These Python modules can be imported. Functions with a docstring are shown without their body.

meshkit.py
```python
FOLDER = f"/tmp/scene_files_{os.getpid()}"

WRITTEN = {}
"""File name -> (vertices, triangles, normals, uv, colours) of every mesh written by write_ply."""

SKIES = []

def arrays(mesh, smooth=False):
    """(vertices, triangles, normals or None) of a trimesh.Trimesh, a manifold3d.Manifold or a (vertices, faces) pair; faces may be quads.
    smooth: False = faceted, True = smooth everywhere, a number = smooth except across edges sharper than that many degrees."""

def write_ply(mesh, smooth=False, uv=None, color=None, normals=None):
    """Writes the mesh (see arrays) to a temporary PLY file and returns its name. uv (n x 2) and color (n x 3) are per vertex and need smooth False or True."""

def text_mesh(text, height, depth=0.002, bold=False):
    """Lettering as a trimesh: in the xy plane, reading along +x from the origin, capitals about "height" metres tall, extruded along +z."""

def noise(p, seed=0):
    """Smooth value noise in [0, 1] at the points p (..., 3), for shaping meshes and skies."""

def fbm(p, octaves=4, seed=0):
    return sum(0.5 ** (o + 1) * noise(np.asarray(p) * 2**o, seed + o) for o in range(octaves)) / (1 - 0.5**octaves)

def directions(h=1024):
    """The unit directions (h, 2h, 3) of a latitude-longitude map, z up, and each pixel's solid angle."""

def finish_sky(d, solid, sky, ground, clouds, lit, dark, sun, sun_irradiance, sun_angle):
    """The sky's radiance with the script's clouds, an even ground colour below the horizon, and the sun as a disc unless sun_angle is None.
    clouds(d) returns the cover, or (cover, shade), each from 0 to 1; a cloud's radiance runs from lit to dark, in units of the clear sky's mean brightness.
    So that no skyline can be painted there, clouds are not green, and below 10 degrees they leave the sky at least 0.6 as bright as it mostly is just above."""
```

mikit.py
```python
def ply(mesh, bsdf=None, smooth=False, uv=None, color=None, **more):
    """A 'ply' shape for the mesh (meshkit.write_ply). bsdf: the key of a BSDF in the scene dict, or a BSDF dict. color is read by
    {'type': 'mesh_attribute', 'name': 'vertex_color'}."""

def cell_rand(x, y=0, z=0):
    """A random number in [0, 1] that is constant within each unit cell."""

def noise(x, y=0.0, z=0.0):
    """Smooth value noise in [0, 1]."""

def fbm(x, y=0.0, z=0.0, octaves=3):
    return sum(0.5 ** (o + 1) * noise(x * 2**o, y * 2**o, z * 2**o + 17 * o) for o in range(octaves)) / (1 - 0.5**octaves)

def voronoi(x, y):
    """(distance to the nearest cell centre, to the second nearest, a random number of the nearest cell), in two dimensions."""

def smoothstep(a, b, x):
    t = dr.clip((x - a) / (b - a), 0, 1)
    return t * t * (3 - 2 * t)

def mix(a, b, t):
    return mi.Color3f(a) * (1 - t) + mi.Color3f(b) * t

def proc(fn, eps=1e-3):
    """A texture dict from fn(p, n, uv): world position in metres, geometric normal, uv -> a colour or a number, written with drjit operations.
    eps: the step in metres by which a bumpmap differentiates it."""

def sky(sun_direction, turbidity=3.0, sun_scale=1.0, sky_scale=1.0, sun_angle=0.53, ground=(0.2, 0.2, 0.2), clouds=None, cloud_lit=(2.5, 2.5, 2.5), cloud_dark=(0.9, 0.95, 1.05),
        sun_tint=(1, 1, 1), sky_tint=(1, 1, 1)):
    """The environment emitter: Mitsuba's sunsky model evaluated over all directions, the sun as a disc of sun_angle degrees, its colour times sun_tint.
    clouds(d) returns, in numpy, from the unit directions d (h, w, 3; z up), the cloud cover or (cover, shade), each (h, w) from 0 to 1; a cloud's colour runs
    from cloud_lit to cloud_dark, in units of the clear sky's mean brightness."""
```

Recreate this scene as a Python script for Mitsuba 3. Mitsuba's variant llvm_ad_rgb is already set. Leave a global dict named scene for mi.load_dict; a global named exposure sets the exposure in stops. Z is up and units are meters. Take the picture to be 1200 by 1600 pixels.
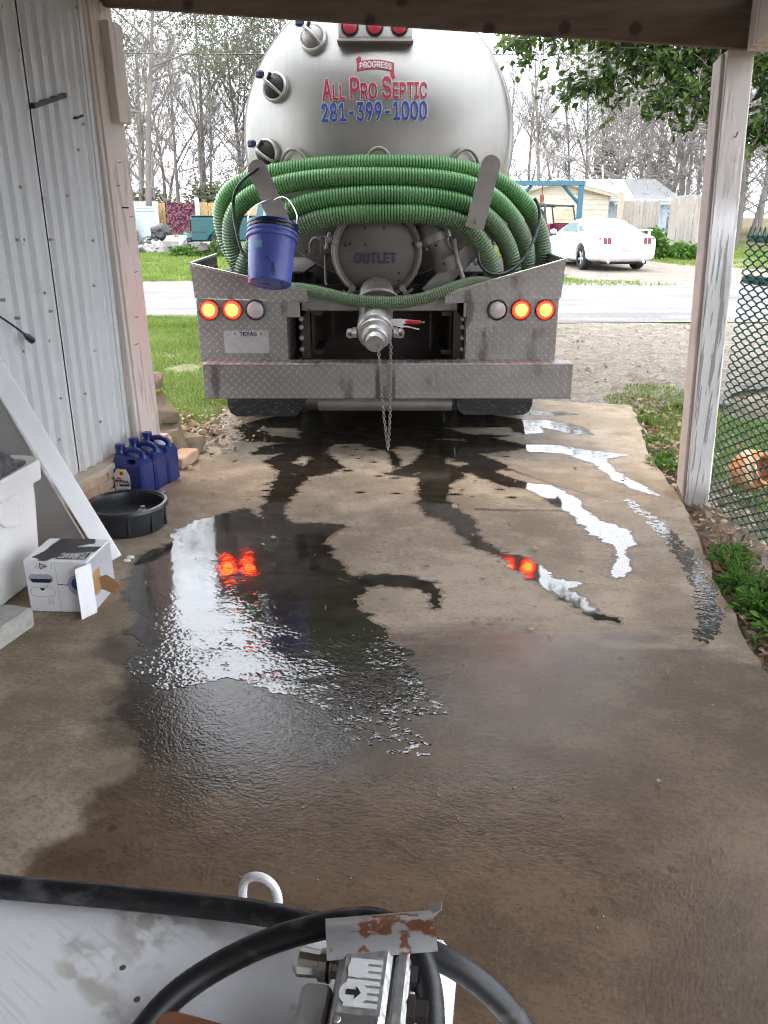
import math, random
import numpy as np, trimesh, manifold3d as m3, drjit as dr, mitsuba as mi
from shapely.geometry import Polygon, Point
from shapely import affinity
import mikit, meshkit
from mikit import proc, fbm, noise, voronoi, cell_rand, smoothstep, mix
from trimesh.transformations import rotation_matrix, translation_matrix

T = mi.ScalarTransform4f
PI = math.pi
random.seed(7)
rng = np.random.default_rng(11)
scene, labels = {'type': 'scene'}, {}

# ------------------------------------------------------------------ camera, sky, exposure
PITCH = math.radians(20.1)
scene['camera'] = {'type': 'perspective', 'fov': 50.93, 'fov_axis': 'x', 'near_clip': 0.02, 'far_clip': 2000.0,
                   'to_world': T().look_at(origin=[0, 0, 1.5], target=[0, math.cos(PITCH), 1.5 - math.sin(PITCH)], up=[0, 0, 1])}
scene['sky'] = mikit.sky((-0.25, 0.35, 0.9), turbidity=3, sun_scale=0.1, sun_angle=14, clouds=lambda d: 1.0, cloud_lit=(2.38, 2.5, 2.7))
exposure = 4.2

# ------------------------------------------------------------------ mesh helpers
def cat(ms): return trimesh.util.concatenate([m for m in ms if m is not None])
def tri(v, f): return trimesh.Trimesh(np.asarray(v, float), np.asarray(f, int), process=False)
def mv(m, t=(0, 0, 0), rz=0, rx=0, ry=0, s=None):
    m = m.copy()
    if s is not None: m.apply_scale(s)
    for a, ax in ((rx, (1, 0, 0)), (ry, (0, 1, 0)), (rz, (0, 0, 1))):
        if a: m.apply_transform(rotation_matrix(a, ax))
    m.apply_translation(t)
    return m
def box(lo, hi, bev=0.0):
    lo, hi = np.array(lo, float), np.array(hi, float)
    lo, hi = np.minimum(lo, hi), np.maximum(lo, hi)
    if bev <= 0:
        return trimesh.creation.box(extents=hi - lo, transform=translation_matrix((lo + hi) / 2))
    b = min(bev, (hi - lo).min() * 0.45)
    pts = []
    for i in (0, 1):
        for j in (0, 1):
            for k in (0, 1):
                c = np.array([hi[0] if i else lo[0], hi[1] if j else lo[1], hi[2] if k else lo[2]])
                s = np.array([-1 if i else 1, -1 if j else 1, -1 if k else 1]) * b
                pts += [c + s * (0, 1, 1), c + s * (1, 0, 1), c + s * (1, 1, 0)]
    return trimesh.convex.convex_hull(np.array(pts))
def hull(pts): return trimesh.convex.convex_hull(np.asarray(pts, float))
def tube(P, r, n=8, cap=True, closed=False):
    P = np.asarray(P, float); k = len(P)
    r = np.broadcast_to(np.asarray(r, float), (k,))
    t = (np.roll(P, -1, 0) - np.roll(P, 1, 0)) if closed else np.gradient(P, axis=0)
    t /= np.linalg.norm(t, axis=1, keepdims=True) + 1e-12
    a = np.empty_like(t)
    x = np.array([0, 0, 1.0]) if abs(t[0, 2]) < 0.9 else np.array([1.0, 0, 0])
    for i in range(k):
        x = x - t[i] * x.dot(t[i]); x /= np.linalg.norm(x) + 1e-12; a[i] = x
    b = np.cross(t, a)
    g = np.arange(n) * 2 * PI / n
    v = (P[:, None] + r[:, None, None] * (np.cos(g)[None, :, None] * a[:, None] + np.sin(g)[None, :, None] * b[:, None])).reshape(-1, 3)
    i, j = np.meshgrid(np.arange(k if closed else k - 1), np.arange(n), indexing='ij')
    i2, j2 = (i + 1) % k, (j + 1) % n
    q = np.stack([i * n + j, i * n + j2, i2 * n + j2, i2 * n + j], -1).reshape(-1, 4)
    f = [q[:, [0, 1, 2]], q[:, [0, 2, 3]]]
    if cap and not closed:
        v = np.vstack([v, P[0], P[-1]]); c0, c1 = len(v) - 2, len(v) - 1
        jj = np.arange(n)
        f += [np.stack([np.full(n, c0), (jj + 1) % n, jj], 1), np.stack([np.full(n, c1), (k - 1) * n + jj, (k - 1) * n + (jj + 1) % n], 1)]
    return tri(v, np.vstack(f))
def spline(P, n=60):
    from scipy.interpolate import CubicSpline
    P = np.asarray(P, float)
    d = np.r_[0, np.cumsum(np.linalg.norm(np.diff(P, axis=0), axis=1) ** 0.5)]
    return CubicSpline(d, P, axis=0)(np.linspace(0, d[-1], n))
def lathe(prof, n=32, axis='z', cap=False):
    """profile (r, h) revolved about z, or about y (h along -y towards the camera) when axis='y'."""
    prof = np.asarray(prof, float); k = len(prof); g = np.arange(n) * 2 * PI / n
    v = np.stack([prof[:, 0, None] * np.cos(g), prof[:, 0, None] * np.sin(g), np.repeat(prof[:, 1, None], n, 1)], -1).reshape(-1, 3)
    i, j = np.meshgrid(np.arange(k - 1), np.arange(n), indexing='ij'); j2 = (j + 1) % n
    q = np.stack([i * n + j, i * n + j2, (i + 1) * n + j2, (i + 1) * n + j], -1).reshape(-1, 4)
    m = tri(v, np.vstack([q[:, [0, 1, 2]], q[:, [0, 2, 3]]]))
    if axis == 'y': m.apply_transform(rotation_matrix(PI / 2, (1, 0, 0)))
    if axis == 'x': m.apply_transform(rotation_matrix(PI / 2, (0, 1, 0)))
    return m
def extrude(poly, d, axis='z', holes=None):
    """polygon extruded along +z; axis 'y': polygon is in x,z and extrudes along +y; axis 'x': polygon in y,z, along +x."""
    p = poly if isinstance(poly, Polygon) else Polygon(poly, holes)
    m = trimesh.creation.extrude_polygon(p, d, engine='earcut')
    if axis == 'y':
        v = np.array(m.vertices); m = tri(np.stack([v[:, 0], v[:, 2], v[:, 1]], 1), m.faces[:, ::-1])
    if axis == 'x':
        v = np.array(m.vertices); m = tri(np.stack([v[:, 2], v[:, 0], v[:, 1]], 1), m.faces)
    return m
def text(s, h, depth=0.003, bold=False, sx=1.0, at=(0, 0, 0), face='y'):
    """lettering standing up, facing -y, its baseline starting at 'at'."""
    m = meshkit.text_mesh(s, h, depth, bold)
    m.apply_scale((sx, 1, 1))
    if face == 'y': m.apply_transform(rotation_matrix(PI / 2, (1, 0, 0)))
    m.apply_translation(at)
    return m
def rough(m, amp, freq, seed=0, sub=None):
    if sub: m = m.subdivide_to_size(sub)
    v = np.array(m.vertices)
    d = np.stack([meshkit.fbm(v * freq + 31.7 * k, 3, seed + k) - 0.5 for k in range(3)], 1)
    return tri(v + d * 2 * amp, m.faces)
def man(m): return m3.Manifold(m3.Mesh(np.asarray(m.vertices, np.float32), np.asarray(m.faces, np.uint32)))
def unman(m):
    k = m.to_mesh(); return tri(k.vert_properties[:, :3], k.tri_verts)
def welded(m):
    m = trimesh.Trimesh(m.vertices, m.faces, process=True); m.merge_vertices(); return m

# ------------------------------------------------------------------ scene entries
def fresh(key):
    if key not in scene and key not in labels: return key
    k = 1
    while f'{key}_{k:03d}' in scene or f'{key}_{k:03d}' in labels: k += 1
    return f'{key}_{k:03d}'
def tag(key, label, category=None, group=None, kind=None):
    d = {'label': label}
    if category: d['category'] = category
    if group: d['group'] = group
    if kind: d['kind'] = kind
    labels[key] = d
    return key
def thing(name, label, category, group=None):
    return tag(fresh(name), label, category, group)
def part(owner, name, mesh, mat, smooth=30, stuff=False, label=None, **kw):
    key = fresh(f'{owner}__{name}')
    scene[key] = mikit.ply(mesh, mat, smooth, **kw) if not isinstance(mesh, dict) else mesh
    if stuff or label:
        labels[key] = {**({'kind': 'stuff'} if stuff else {}), **({'label': label} if label else {})}
    return key
def one(name, mesh, mat, label, category=None, smooth=30, group=None, kind=None, **kw):
    key = fresh(name)
    scene[key] = mikit.ply(mesh, mat, smooth, **kw)
    return tag(key, label, category, group, kind)

# ------------------------------------------------------------------ materials
def C(*c): return {'type': 'rgb', 'value': list(c)}
def mat(name, col, rough_=0.6, metal=0.0, spec=0.5, bump=None, eps=1e-3, scale=1.0, **kw):
    b = {'type': 'principled', 'base_color': proc(col) if callable(col) else C(*col),
         'roughness': proc(rough_) if callable(rough_) else float(rough_), 'metallic': float(metal), **({} if spec is None else {'specular': float(spec)}), **kw}
    if metal >= 0.99: b.pop('specular', None)
    if bump is not None: b = {'type': 'bumpmap', 'arbitrary': proc(bump, eps), 'scale': scale, 'bsdf': b}
    scene[name] = {'type': 'twosided', 'bsdf': b}
    return name

def plin(t, pts):
    """piecewise linear function through pts, drjit."""
    out = mi.Float(pts[0][1])
    for (a, b), (c, d) in zip(pts[:-1], pts[1:]):
        out = dr.select(t > a, b + (d - b) * dr.clip((t - a) / (c - a), 0, 1), out)
    return out
DAMP_LEFT = [(1.2, -1.0), (1.45, -0.97), (1.57, -0.88), (1.73, -0.80), (1.97, -0.74), (2.16, -0.81), (2.42, -0.96), (2.62, -1.07), (2.8, -1.07)]
DAMP_TOP = [(-1.1, 2.9), (-0.3, 2.75), (0.0, 2.84), (0.26, 2.88), (0.6, 2.91), (0.9, 2.83), (1.15, 2.78), (1.3, 2.68)]
def damp(p):
    wob = (fbm(p.x * 5, p.y * 5, 0, 4) - 0.5) * 0.34
    wob2 = (fbm(p.x * 3 + 9, p.y * 14, 3, 4) - 0.5) * 0.25
    l = smoothstep(-0.02, 0.05, p.x - plin(p.y, DAMP_LEFT) + wob * 0.8)
    t = smoothstep(-0.03, 0.22, plin(p.x, DAMP_TOP) - p.y + wob2)
    return l * t
def soaked(p):
    return smoothstep(1.0, 0.45, dr.sqrt(dr.square((p.x + 0.42) / 0.66) + dr.square((p.y - 2.3) / 0.55)) + (fbm(p.x * 6, p.y * 9, 8, 3) - 0.5) * 0.7)
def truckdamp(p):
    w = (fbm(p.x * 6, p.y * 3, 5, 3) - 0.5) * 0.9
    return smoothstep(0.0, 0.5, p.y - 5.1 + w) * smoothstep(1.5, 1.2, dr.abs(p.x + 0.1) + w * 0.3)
def concrete_col(p, n, uv):
    big = fbm(p.x * 1.3, p.y * 1.3, 1, 3)
    mid = fbm(p.x * 9, p.y * 14, 2, 3)
    fine = fbm(p.x * 120, p.y * 120, 3, 2)
    c = mix((0.188, 0.147, 0.105), (0.292, 0.239, 0.181), smoothstep(0.36, 0.64, 0.4 * big + 0.35 * mid + 0.25 * fine))
    c = mix(c, (0.13, 0.10, 0.065), 0.5 * smoothstep(0.52, 0.75, fbm(p.x * 2.6 + 4, p.y * 2.6, 7, 3)))
    d1, d2, w = voronoi(p.x * 120 + 3 * fine, p.y * 120)
    c = mix(c, (0.36, 0.31, 0.25), 0.5 * smoothstep(0.4, 0.2, d1 + 0.5 * (fine - 0.5)) * smoothstep(0.86, 0.95, w))
    c = mix(c, (0.09, 0.07, 0.05), 0.45 * smoothstep(0.42, 0.2, d1) * smoothstep(0.2, 0.1, w))
    pit = voronoi(p.x * 8, p.y * 8)
    c = mix(c, (0.12, 0.09, 0.06), 0.8 * smoothstep(0.14, 0.07, pit[0]) * smoothstep(0.86, 0.9, pit[2]))
    wet = damp(p)
    warm = smoothstep(2.6, 1.6, p.y)
    c2 = c * mix((0.345, 0.295, 0.265), (0.335, 0.25, 0.18), warm) * (0.8 + 0.4 * big)
    tan = smoothstep(1.1, 0.3, p.y - 0.35 * p.x)
    c = mix(c, c2, wet)
    soak = soaked(p)
    c = c * (1 - 0.62 * soak)
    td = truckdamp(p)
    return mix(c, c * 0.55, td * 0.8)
def concrete_rough(p, n, uv):
    wet = damp(p)
    patch = fbm(p.x * 3.2, p.y * 5, 4, 3)
    dry_front = smoothstep(1.75, 1.1, p.y + 0.12 * p.x + (patch - 0.5) * 0.6)
    rw = 0.15 + 0.24 * patch + 0.30 * dry_front
    return (0.88 - 0.25 * truckdamp(p)) * (1 - wet) + rw * (1 - 0.55 * soaked(p)) * wet
def concrete_bump(p, n, uv):
    return 0.0011 * fbm(p.x * 150 + p.y * 61, p.y * 150 - p.x * 61, 3, 3) + 0.0007 * fbm(p.x * 40, p.y * 46, 5, 2)
mat('concrete', concrete_col, concrete_rough, spec=0.36, bump=concrete_bump, eps=1.2e-3, scale=0.8)
def puddle_bump(p, n, uv):
    near = smoothstep(4.35, 3.3, p.y + (fbm(p.x * 4, p.y * 3, 2, 2) - 0.5) * 1.1) * smoothstep(0.75, 0.35, p.x)
    edge = 0.25 + 1.3 * smoothstep(3.2, 2.3, p.y)
    return near * edge * 0.00125 * (0.4 + 1.2 * smoothstep(0.35, 0.65, fbm(p.x * 9, p.y * 12, 4, 2))) * fbm(p.x * 72 + p.y * 29, p.y * 76 - p.x * 29, 2, 2) + 0.0008 * fbm(p.x * 7, p.y * 9, 5, 2)
mat('puddle_water', lambda p, n, uv: mix((0.012, 0.010, 0.0085), (0.035, 0.028, 0.02), fbm(p.x * 12, p.y * 20, 2, 3)), 0.05, spec=None, eta=1.95, bump=puddle_bump, eps=1.0e-3, scale=0.8)
mat('wet_crack', lambda p, n, uv: mix((0.05, 0.04, 0.03), (0.12, 0.095, 0.07), fbm(p.x * 40, p.y * 40, 2, 3)), 0.5, spec=0.5)
mat('wet_film', lambda p, n, uv: mix((0.015, 0.014, 0.014), (0.06, 0.055, 0.05), fbm(p.x * 22, p.y * 40, 2, 3)), 0.1, spec=0.6, bump=lambda p, n, uv: 0.0013 * fbm(p.x * 60, p.y * 70, 2, 3), eps=1.2e-3, scale=0.8)

def ground_col(p, n, uv):
    g = fbm(p.x * 0.9, p.y * 0.9, 1, 3); h = fbm(p.x * 7, p.y * 7, 2, 3)
    grass = mix((0.045, 0.075, 0.02), (0.12, 0.13, 0.05), h)
    dirt = mix((0.19, 0.15, 0.11), (0.32, 0.27, 0.21), h)
    f = smoothstep(0.4, 0.55, g + 0.25 * (h - 0.5))
    right = smoothstep(0.5, 1.6, p.x) * smoothstep(14.0, 12.5, p.y)
    far = smoothstep(40, 52, p.y)
    c = mix(grass, dirt, dr.maximum(0.3 * f, right * smoothstep(0.3, 0.5, g + 0.4 * (h - 0.4))))
    side = smoothstep(1.2, 1.6, p.x) * smoothstep(8, 6.5, p.y)
    c = mix(c, mix((0.07, 0.055, 0.04), (0.17, 0.13, 0.1), h), side)
    return mix(c, (0.1, 0.085, 0.05), far)
mat('ground_soil', ground_col, 0.95, spec=0.1, bump=lambda p, n, uv: 0.03 * fbm(p.x * 18, p.y * 18, 2, 3), eps=4e-3)
mat('gravel', lambda p, n, uv: mix((0.12, 0.105, 0.085), (0.24, 0.215, 0.19), fbm(p.x * 9, p.y * 9, 1, 4)) * (0.55 + 0.6 * cell_rand(p.x * 40, p.y * 40)), 0.95, spec=0.1)
mat('asphalt', lambda p, n, uv: mix((0.10, 0.098, 0.10), (0.215, 0.205, 0.20), fbm(p.x * 0.6, p.y * 3, 1, 3)) * (0.75 + 0.4 * fbm(p.x * 30, p.y * 30, 2, 2)), 0.9, spec=0.2)

def wallpaint_col(p, n, uv):
    s = fbm(p.x * 2.2, p.y * 2.2, p.z * 1.1, 3)
    c = mix((0.45, 0.48, 0.49), (0.54, 0.565, 0.585), s)
    low = smoothstep(0.75, 0.2, p.z + (fbm(p.x * 9, p.y * 9, p.z * 6, 3) - 0.5) * 0.7)
    c = mix(c, (0.5, 0.46, 0.4), 0.35 * low)
    d = voronoi(p.y * 9, p.z * 9)
    c = mix(c, (0.2, 0.13, 0.09), smoothstep(0.09, 0.05, d[0]) * smoothstep(0.8, 0.85, d[2]))
    st = noise(p.y * 60, p.z * 1.3, 2)
    return mix(c, (0.45, 0.42, 0.38), 0.08 * smoothstep(0.6, 0.95, st))
mat('wall_metal', wallpaint_col, 0.42, spec=0.5)
def paint_wood(p, n, uv):
    g = fbm(p.x * 45, p.y * 45, p.z * 3.5, 3)
    c = mix((0.50, 0.44, 0.40), (0.60, 0.55, 0.51), fbm(p.x * 4, p.y * 4, p.z * 2, 3))
    peel = smoothstep(0.56, 0.66, g) * smoothstep(0.35, 0.6, fbm(p.x * 6, p.y * 6, p.z * 2, 3))
    return mix(c, (0.2, 0.17, 0.15), 0.45 * peel)
mat('painted_wood', paint_wood, 0.7, spec=0.3, bump=lambda p, n, uv: 0.004 * fbm(p.x * 60, p.y * 60, p.z * 4, 3), eps=2e-3)
def peel_wood(p, n, uv):
    g = fbm(p.x * 80, p.y * 80, p.z * 4, 4)
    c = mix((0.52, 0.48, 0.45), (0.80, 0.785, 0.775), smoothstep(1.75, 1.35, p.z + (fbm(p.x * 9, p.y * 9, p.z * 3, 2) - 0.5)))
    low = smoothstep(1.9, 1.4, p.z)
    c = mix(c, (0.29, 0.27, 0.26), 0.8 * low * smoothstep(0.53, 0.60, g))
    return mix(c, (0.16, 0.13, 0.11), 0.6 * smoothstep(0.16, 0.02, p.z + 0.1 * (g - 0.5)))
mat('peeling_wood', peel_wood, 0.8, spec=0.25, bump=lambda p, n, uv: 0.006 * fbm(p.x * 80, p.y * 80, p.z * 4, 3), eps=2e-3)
mat('dark_beam', lambda p, n, uv: mix((0.10, 0.07, 0.05), (0.19, 0.145, 0.115), fbm(p.x * 3, p.y * 30, p.z * 40, 3)) * (1 - 0.6 * smoothstep(0.12, 0.05, voronoi(p.x * 3, p.z * 3)[0])), 0.8, spec=0.2)
mat('brick_clay', lambda p, n, uv: mix((0.34, 0.21, 0.14), (0.48, 0.37, 0.28), fbm(p.x * 14, p.y * 14, p.z * 14, 3)), 0.9, spec=0.2, bump=lambda p, n, uv: 0.006 * fbm(p.x * 70, p.y * 70, p.z * 70, 2), eps=2e-3)
mat('old_board', lambda p, n, uv: mix((0.30, 0.25, 0.19), (0.47, 0.41, 0.33), fbm(p.x * 14, p.y * 5, p.z * 50, 3)), 0.9, spec=0.2)
mat('mossy_rock', lambda p, n, uv: mix(mix((0.13, 0.10, 0.075), (0.25, 0.2, 0.15), fbm(p.x * 12, p.y * 12, p.z * 12, 3)), (0.17, 0.165, 0.07), 0.8 * smoothstep(0.5, 0.7, fbm(p.x * 6, p.y * 6, p.z * 6 + 3, 2))), 0.95, spec=0.15)
def tank_col(p, n, uv):
    s = fbm(p.x * 1.6, p.y * 0.5, p.z * 1.3, 3); st = fbm(p.x * 40, p.y * 4, p.z * 1.2, 2)
    c = mix((0.235, 0.225, 0.205), (0.335, 0.325, 0.305), smoothstep(0.25, 0.75, 0.82 * s + 0.18 * st))
    grime = smoothstep(1.75, 1.25, p.z + (fbm(p.x * 4, p.y, p.z * 4, 3) - 0.5) * 0.5)
    c = mix(c, (0.15, 0.13, 0.112), 0.8 * grime)
    d = voronoi(p.x * 17, p.z * 17)
    blot = smoothstep(0.22, 0.12, d[0]) * smoothstep(0.78, 0.82, d[2]) * smoothstep(1.65, 1.4, p.z)
    return mix(c, (0.03, 0.025, 0.02), 0.85 * blot)
mat('tank_steel', tank_col, lambda p, n, uv: 0.33 + 0.14 * fbm(p.x * 3, p.y, p.z * 3, 3) + 0.25 * smoothstep(1.75, 1.25, p.z), metal=0.75, spec=0.5)
def tread(p, n, uv):
    k = 26.0
    u, v = (p.x + p.z) * k * 0.7071, (p.x - p.z) * k * 0.7071
    iu, iv = dr.floor(u), dr.floor(v)
    fu, fv = u - iu - 0.5, v - iv - 0.5
    par = mi.Int32(iu + iv + 1000) & 1
    a = dr.select(par == 0, fu, fv); b = dr.select(par == 0, fv, fu)
    e = dr.square(a / 0.46) + dr.square(b / 0.17)
    return 0.0042 * smoothstep(1.1, 0.5, e) + 0.0012 * fbm(p.x * 30, p.y * 30, p.z * 30, 2)
def plate_col(p, n, uv):
    s = fbm(p.x * 5, p.y * 5, p.z * 7, 4)
    c = mix((0.25, 0.232, 0.215), (0.39, 0.37, 0.35), s)
    c = mix(c, (0.12, 0.10, 0.085), 0.8 * smoothstep(0.6, 0.75, fbm(p.x * 9 + 3, p.y * 9, p.z * 3.2, 3)))
    drip = smoothstep(0.6, 0.85, noise(p.x * 45, 1.0, 3.0)) * smoothstep(0.22, 0.1, dr.abs(p.x + 0.05))
    c = c * (0.82 + 0.36 * smoothstep(0.001, 0.004, tread(p, n, uv)))
    return mix(c, (0.07, 0.055, 0.045), 0.8 * drip * smoothstep(0.62, 0.5, p.z))
mat('tread_plate', plate_col, lambda p, n, uv: 0.36 + 0.25 * fbm(p.x * 6, p.y * 6, p.z * 6, 3), metal=0.7, spec=0.5, bump=tread, eps=2.5e-3)
mat('worn_steel', lambda p, n, uv: mix((0.20, 0.18, 0.165), (0.33, 0.30, 0.28), fbm(p.x * 9, p.y * 9, p.z * 9, 3)), 0.5, metal=0.55)
mat('arm_steel', lambda p, n, uv: mix((0.20, 0.18, 0.165), (0.31, 0.285, 0.265), fbm(p.x * 6, p.y * 6, p.z * 14, 3)), 0.55, metal=0.3)
mat('damp_concrete', lambda p, n, uv: concrete_col(p, n, uv) * 0.56, 0.55, spec=0.5)
mat('cast_metal', lambda p, n, uv: mix((0.33, 0.33, 0.325), (0.5, 0.5, 0.49), fbm(p.x * 25, p.y * 25, p.z * 25, 3)), 0.42, metal=0.7, bump=lambda p, n, uv: 0.0012 * fbm(p.x * 200, p.y * 200, p.z * 200, 2), eps=1e-3)
mat('bright_steel', (0.62, 0.61, 0.6), 0.3, metal=0.9)
mat('galvanized', (0.36, 0.37, 0.38), 0.5, metal=0.6)
mat('grimy_black', lambda p, n, uv: mix((0.013, 0.011, 0.01), (0.045, 0.037, 0.032), fbm(p.x * 8, p.y * 8, p.z * 8, 3)), 0.7, spec=0.3)
mat('hose_green', lambda p, n, uv: mix(mix((0.048, 0.165, 0.05), (0.12, 0.27, 0.10), fbm(p.x * 5, p.y * 5, p.z * 5, 3)), (0.12, 0.14, 0.10), smoothstep(1.58, 1.42, p.z + 0.15 * (fbm(p.x * 3, p.y * 9, p.z * 6, 3) - 0.5)) * 0.72), 0.34, spec=0.5)
mat('black_rubber', lambda p, n, uv: mix((0.012, 0.013, 0.015), (0.075, 0.075, 0.076), smoothstep(0.5, 0.85, fbm(p.x * 40, p.y * 60, p.z * 60, 4))), 0.42, spec=0.45)
mat('tyre_rubber', (0.025, 0.025, 0.026), 0.75, spec=0.3)
mat('black_plastic', (0.017, 0.019, 0.022), 0.3, spec=0.5)
mat('blue_plastic', lambda p, n, uv: mix((0.035, 0.055, 0.27), (0.09, 0.12, 0.39), fbm(p.x * 9, p.y * 9, p.z * 9, 3)) * (1 - 0.75 * smoothstep(0.62, 0.72, fbm(p.x * 24, p.y * 24, p.z * 9, 3))), 0.35, spec=0.5)
mat('navy_plastic', (0.008, 0.02, 0.115), 0.24, spec=0.55)
mat('teal_print', (0.05, 0.22, 0.30), 0.5)
mat('red_print', (0.30, 0.022, 0.04), 0.4)
mat('blue_print', (0.02, 0.05, 0.27), 0.4)
mat('navy_print', (0.012, 0.014, 0.06), 0.5)
mat('white_print', (0.56, 0.56, 0.56), 0.45)
mat('plate_white', lambda p, n, uv: mix((0.25, 0.24, 0.24), (0.36, 0.35, 0.35), fbm(p.x * 30, p.y * 30, p.z * 30, 3)), 0.5)
mat('grey_print', (0.33, 0.35, 0.38), 0.6)
mat('black_print', (0.012, 0.012, 0.013), 0.5)
mat('yellow_print', (0.75, 0.45, 0.03), 0.5)
mat('red_plastic', (0.38, 0.012, 0.02), 0.25)
mat('clear_lens', (0.42, 0.36, 0.36), 0.2, spec=0.6)
mat('red_enamel', (0.36, 0.03, 0.03), 0.35)
mat('card_white', lambda p, n, uv: mix((0.66, 0.66, 0.68), (0.74, 0.74, 0.76), fbm(p.x * 14, p.y * 14, p.z * 14, 2)), 0.6)
mat('card_brown', (0.32, 0.185, 0.09), 0.85)
mat('white_plastic', lambda p, n, uv: mix((0.55, 0.54, 0.52), (0.68, 0.68, 0.68), fbm(p.x * 6, p.y * 6, p.z * 4, 3)), 0.4)
mat('grey_cloth', lambda p, n, uv: mix((0.05, 0.052, 0.056), (0.12, 0.125, 0.13), fbm(p.x * 22, p.y * 22, p.z * 22, 3)), 0.95, spec=0.1)
mat('block_concrete', lambda p, n, uv: mix((0.26, 0.25, 0.23), (0.42, 0.40, 0.37), fbm(p.x * 60, p.y * 60, p.z * 60, 3)), 0.9, spec=0.2, bump=lambda p, n, uv: 0.004 * fbm(p.x * 110, p.y * 110, p.z * 110, 2), eps=1.5e-3)
def enamel_col(p, n, uv):
    c = mix((0.76, 0.775, 0.80), (0.83, 0.84, 0.86), fbm(p.x * 5, p.y * 5, 1, 2))
    a, b = p.x * 0.8 - p.y * 0.6, p.x * 0.6 + p.y * 0.8
    s = smoothstep(0.5, 0.72, fbm(a * 11, b * 26, 2, 4)) * smoothstep(-0.05, -0.2, p.x)
    s = s * smoothstep(0.3, 0.6, fbm(a * 60, b * 90, 4, 3))
    c = mix(c, (0.33, 0.30, 0.24), 0.6 * s)
    sc_ = smoothstep(0.72, 0.8, noise(a * 14, b * 420, 6)) * smoothstep(0.55, 0.7, fbm(a * 7, b * 7, 9, 2))
    c = mix(c, (0.38, 0.37, 0.36), 0.18 * sc_)
    d = voronoi(p.x * 26, p.y * 26)
    return mix(c, (0.04, 0.035, 0.03), 0.9 * smoothstep(0.1, 0.06, d[0]) * smoothstep(0.8, 0.84, d[2]))
mat('white_enamel', enamel_col, 0.32, spec=0.5)
mat('rust', lambda p, n, uv: mix((0.13, 0.045, 0.025), (0.26, 0.11, 0.06), fbm(p.x * 50, p.y * 50, p.z * 50, 3)), 0.75, spec=0.3)
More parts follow.
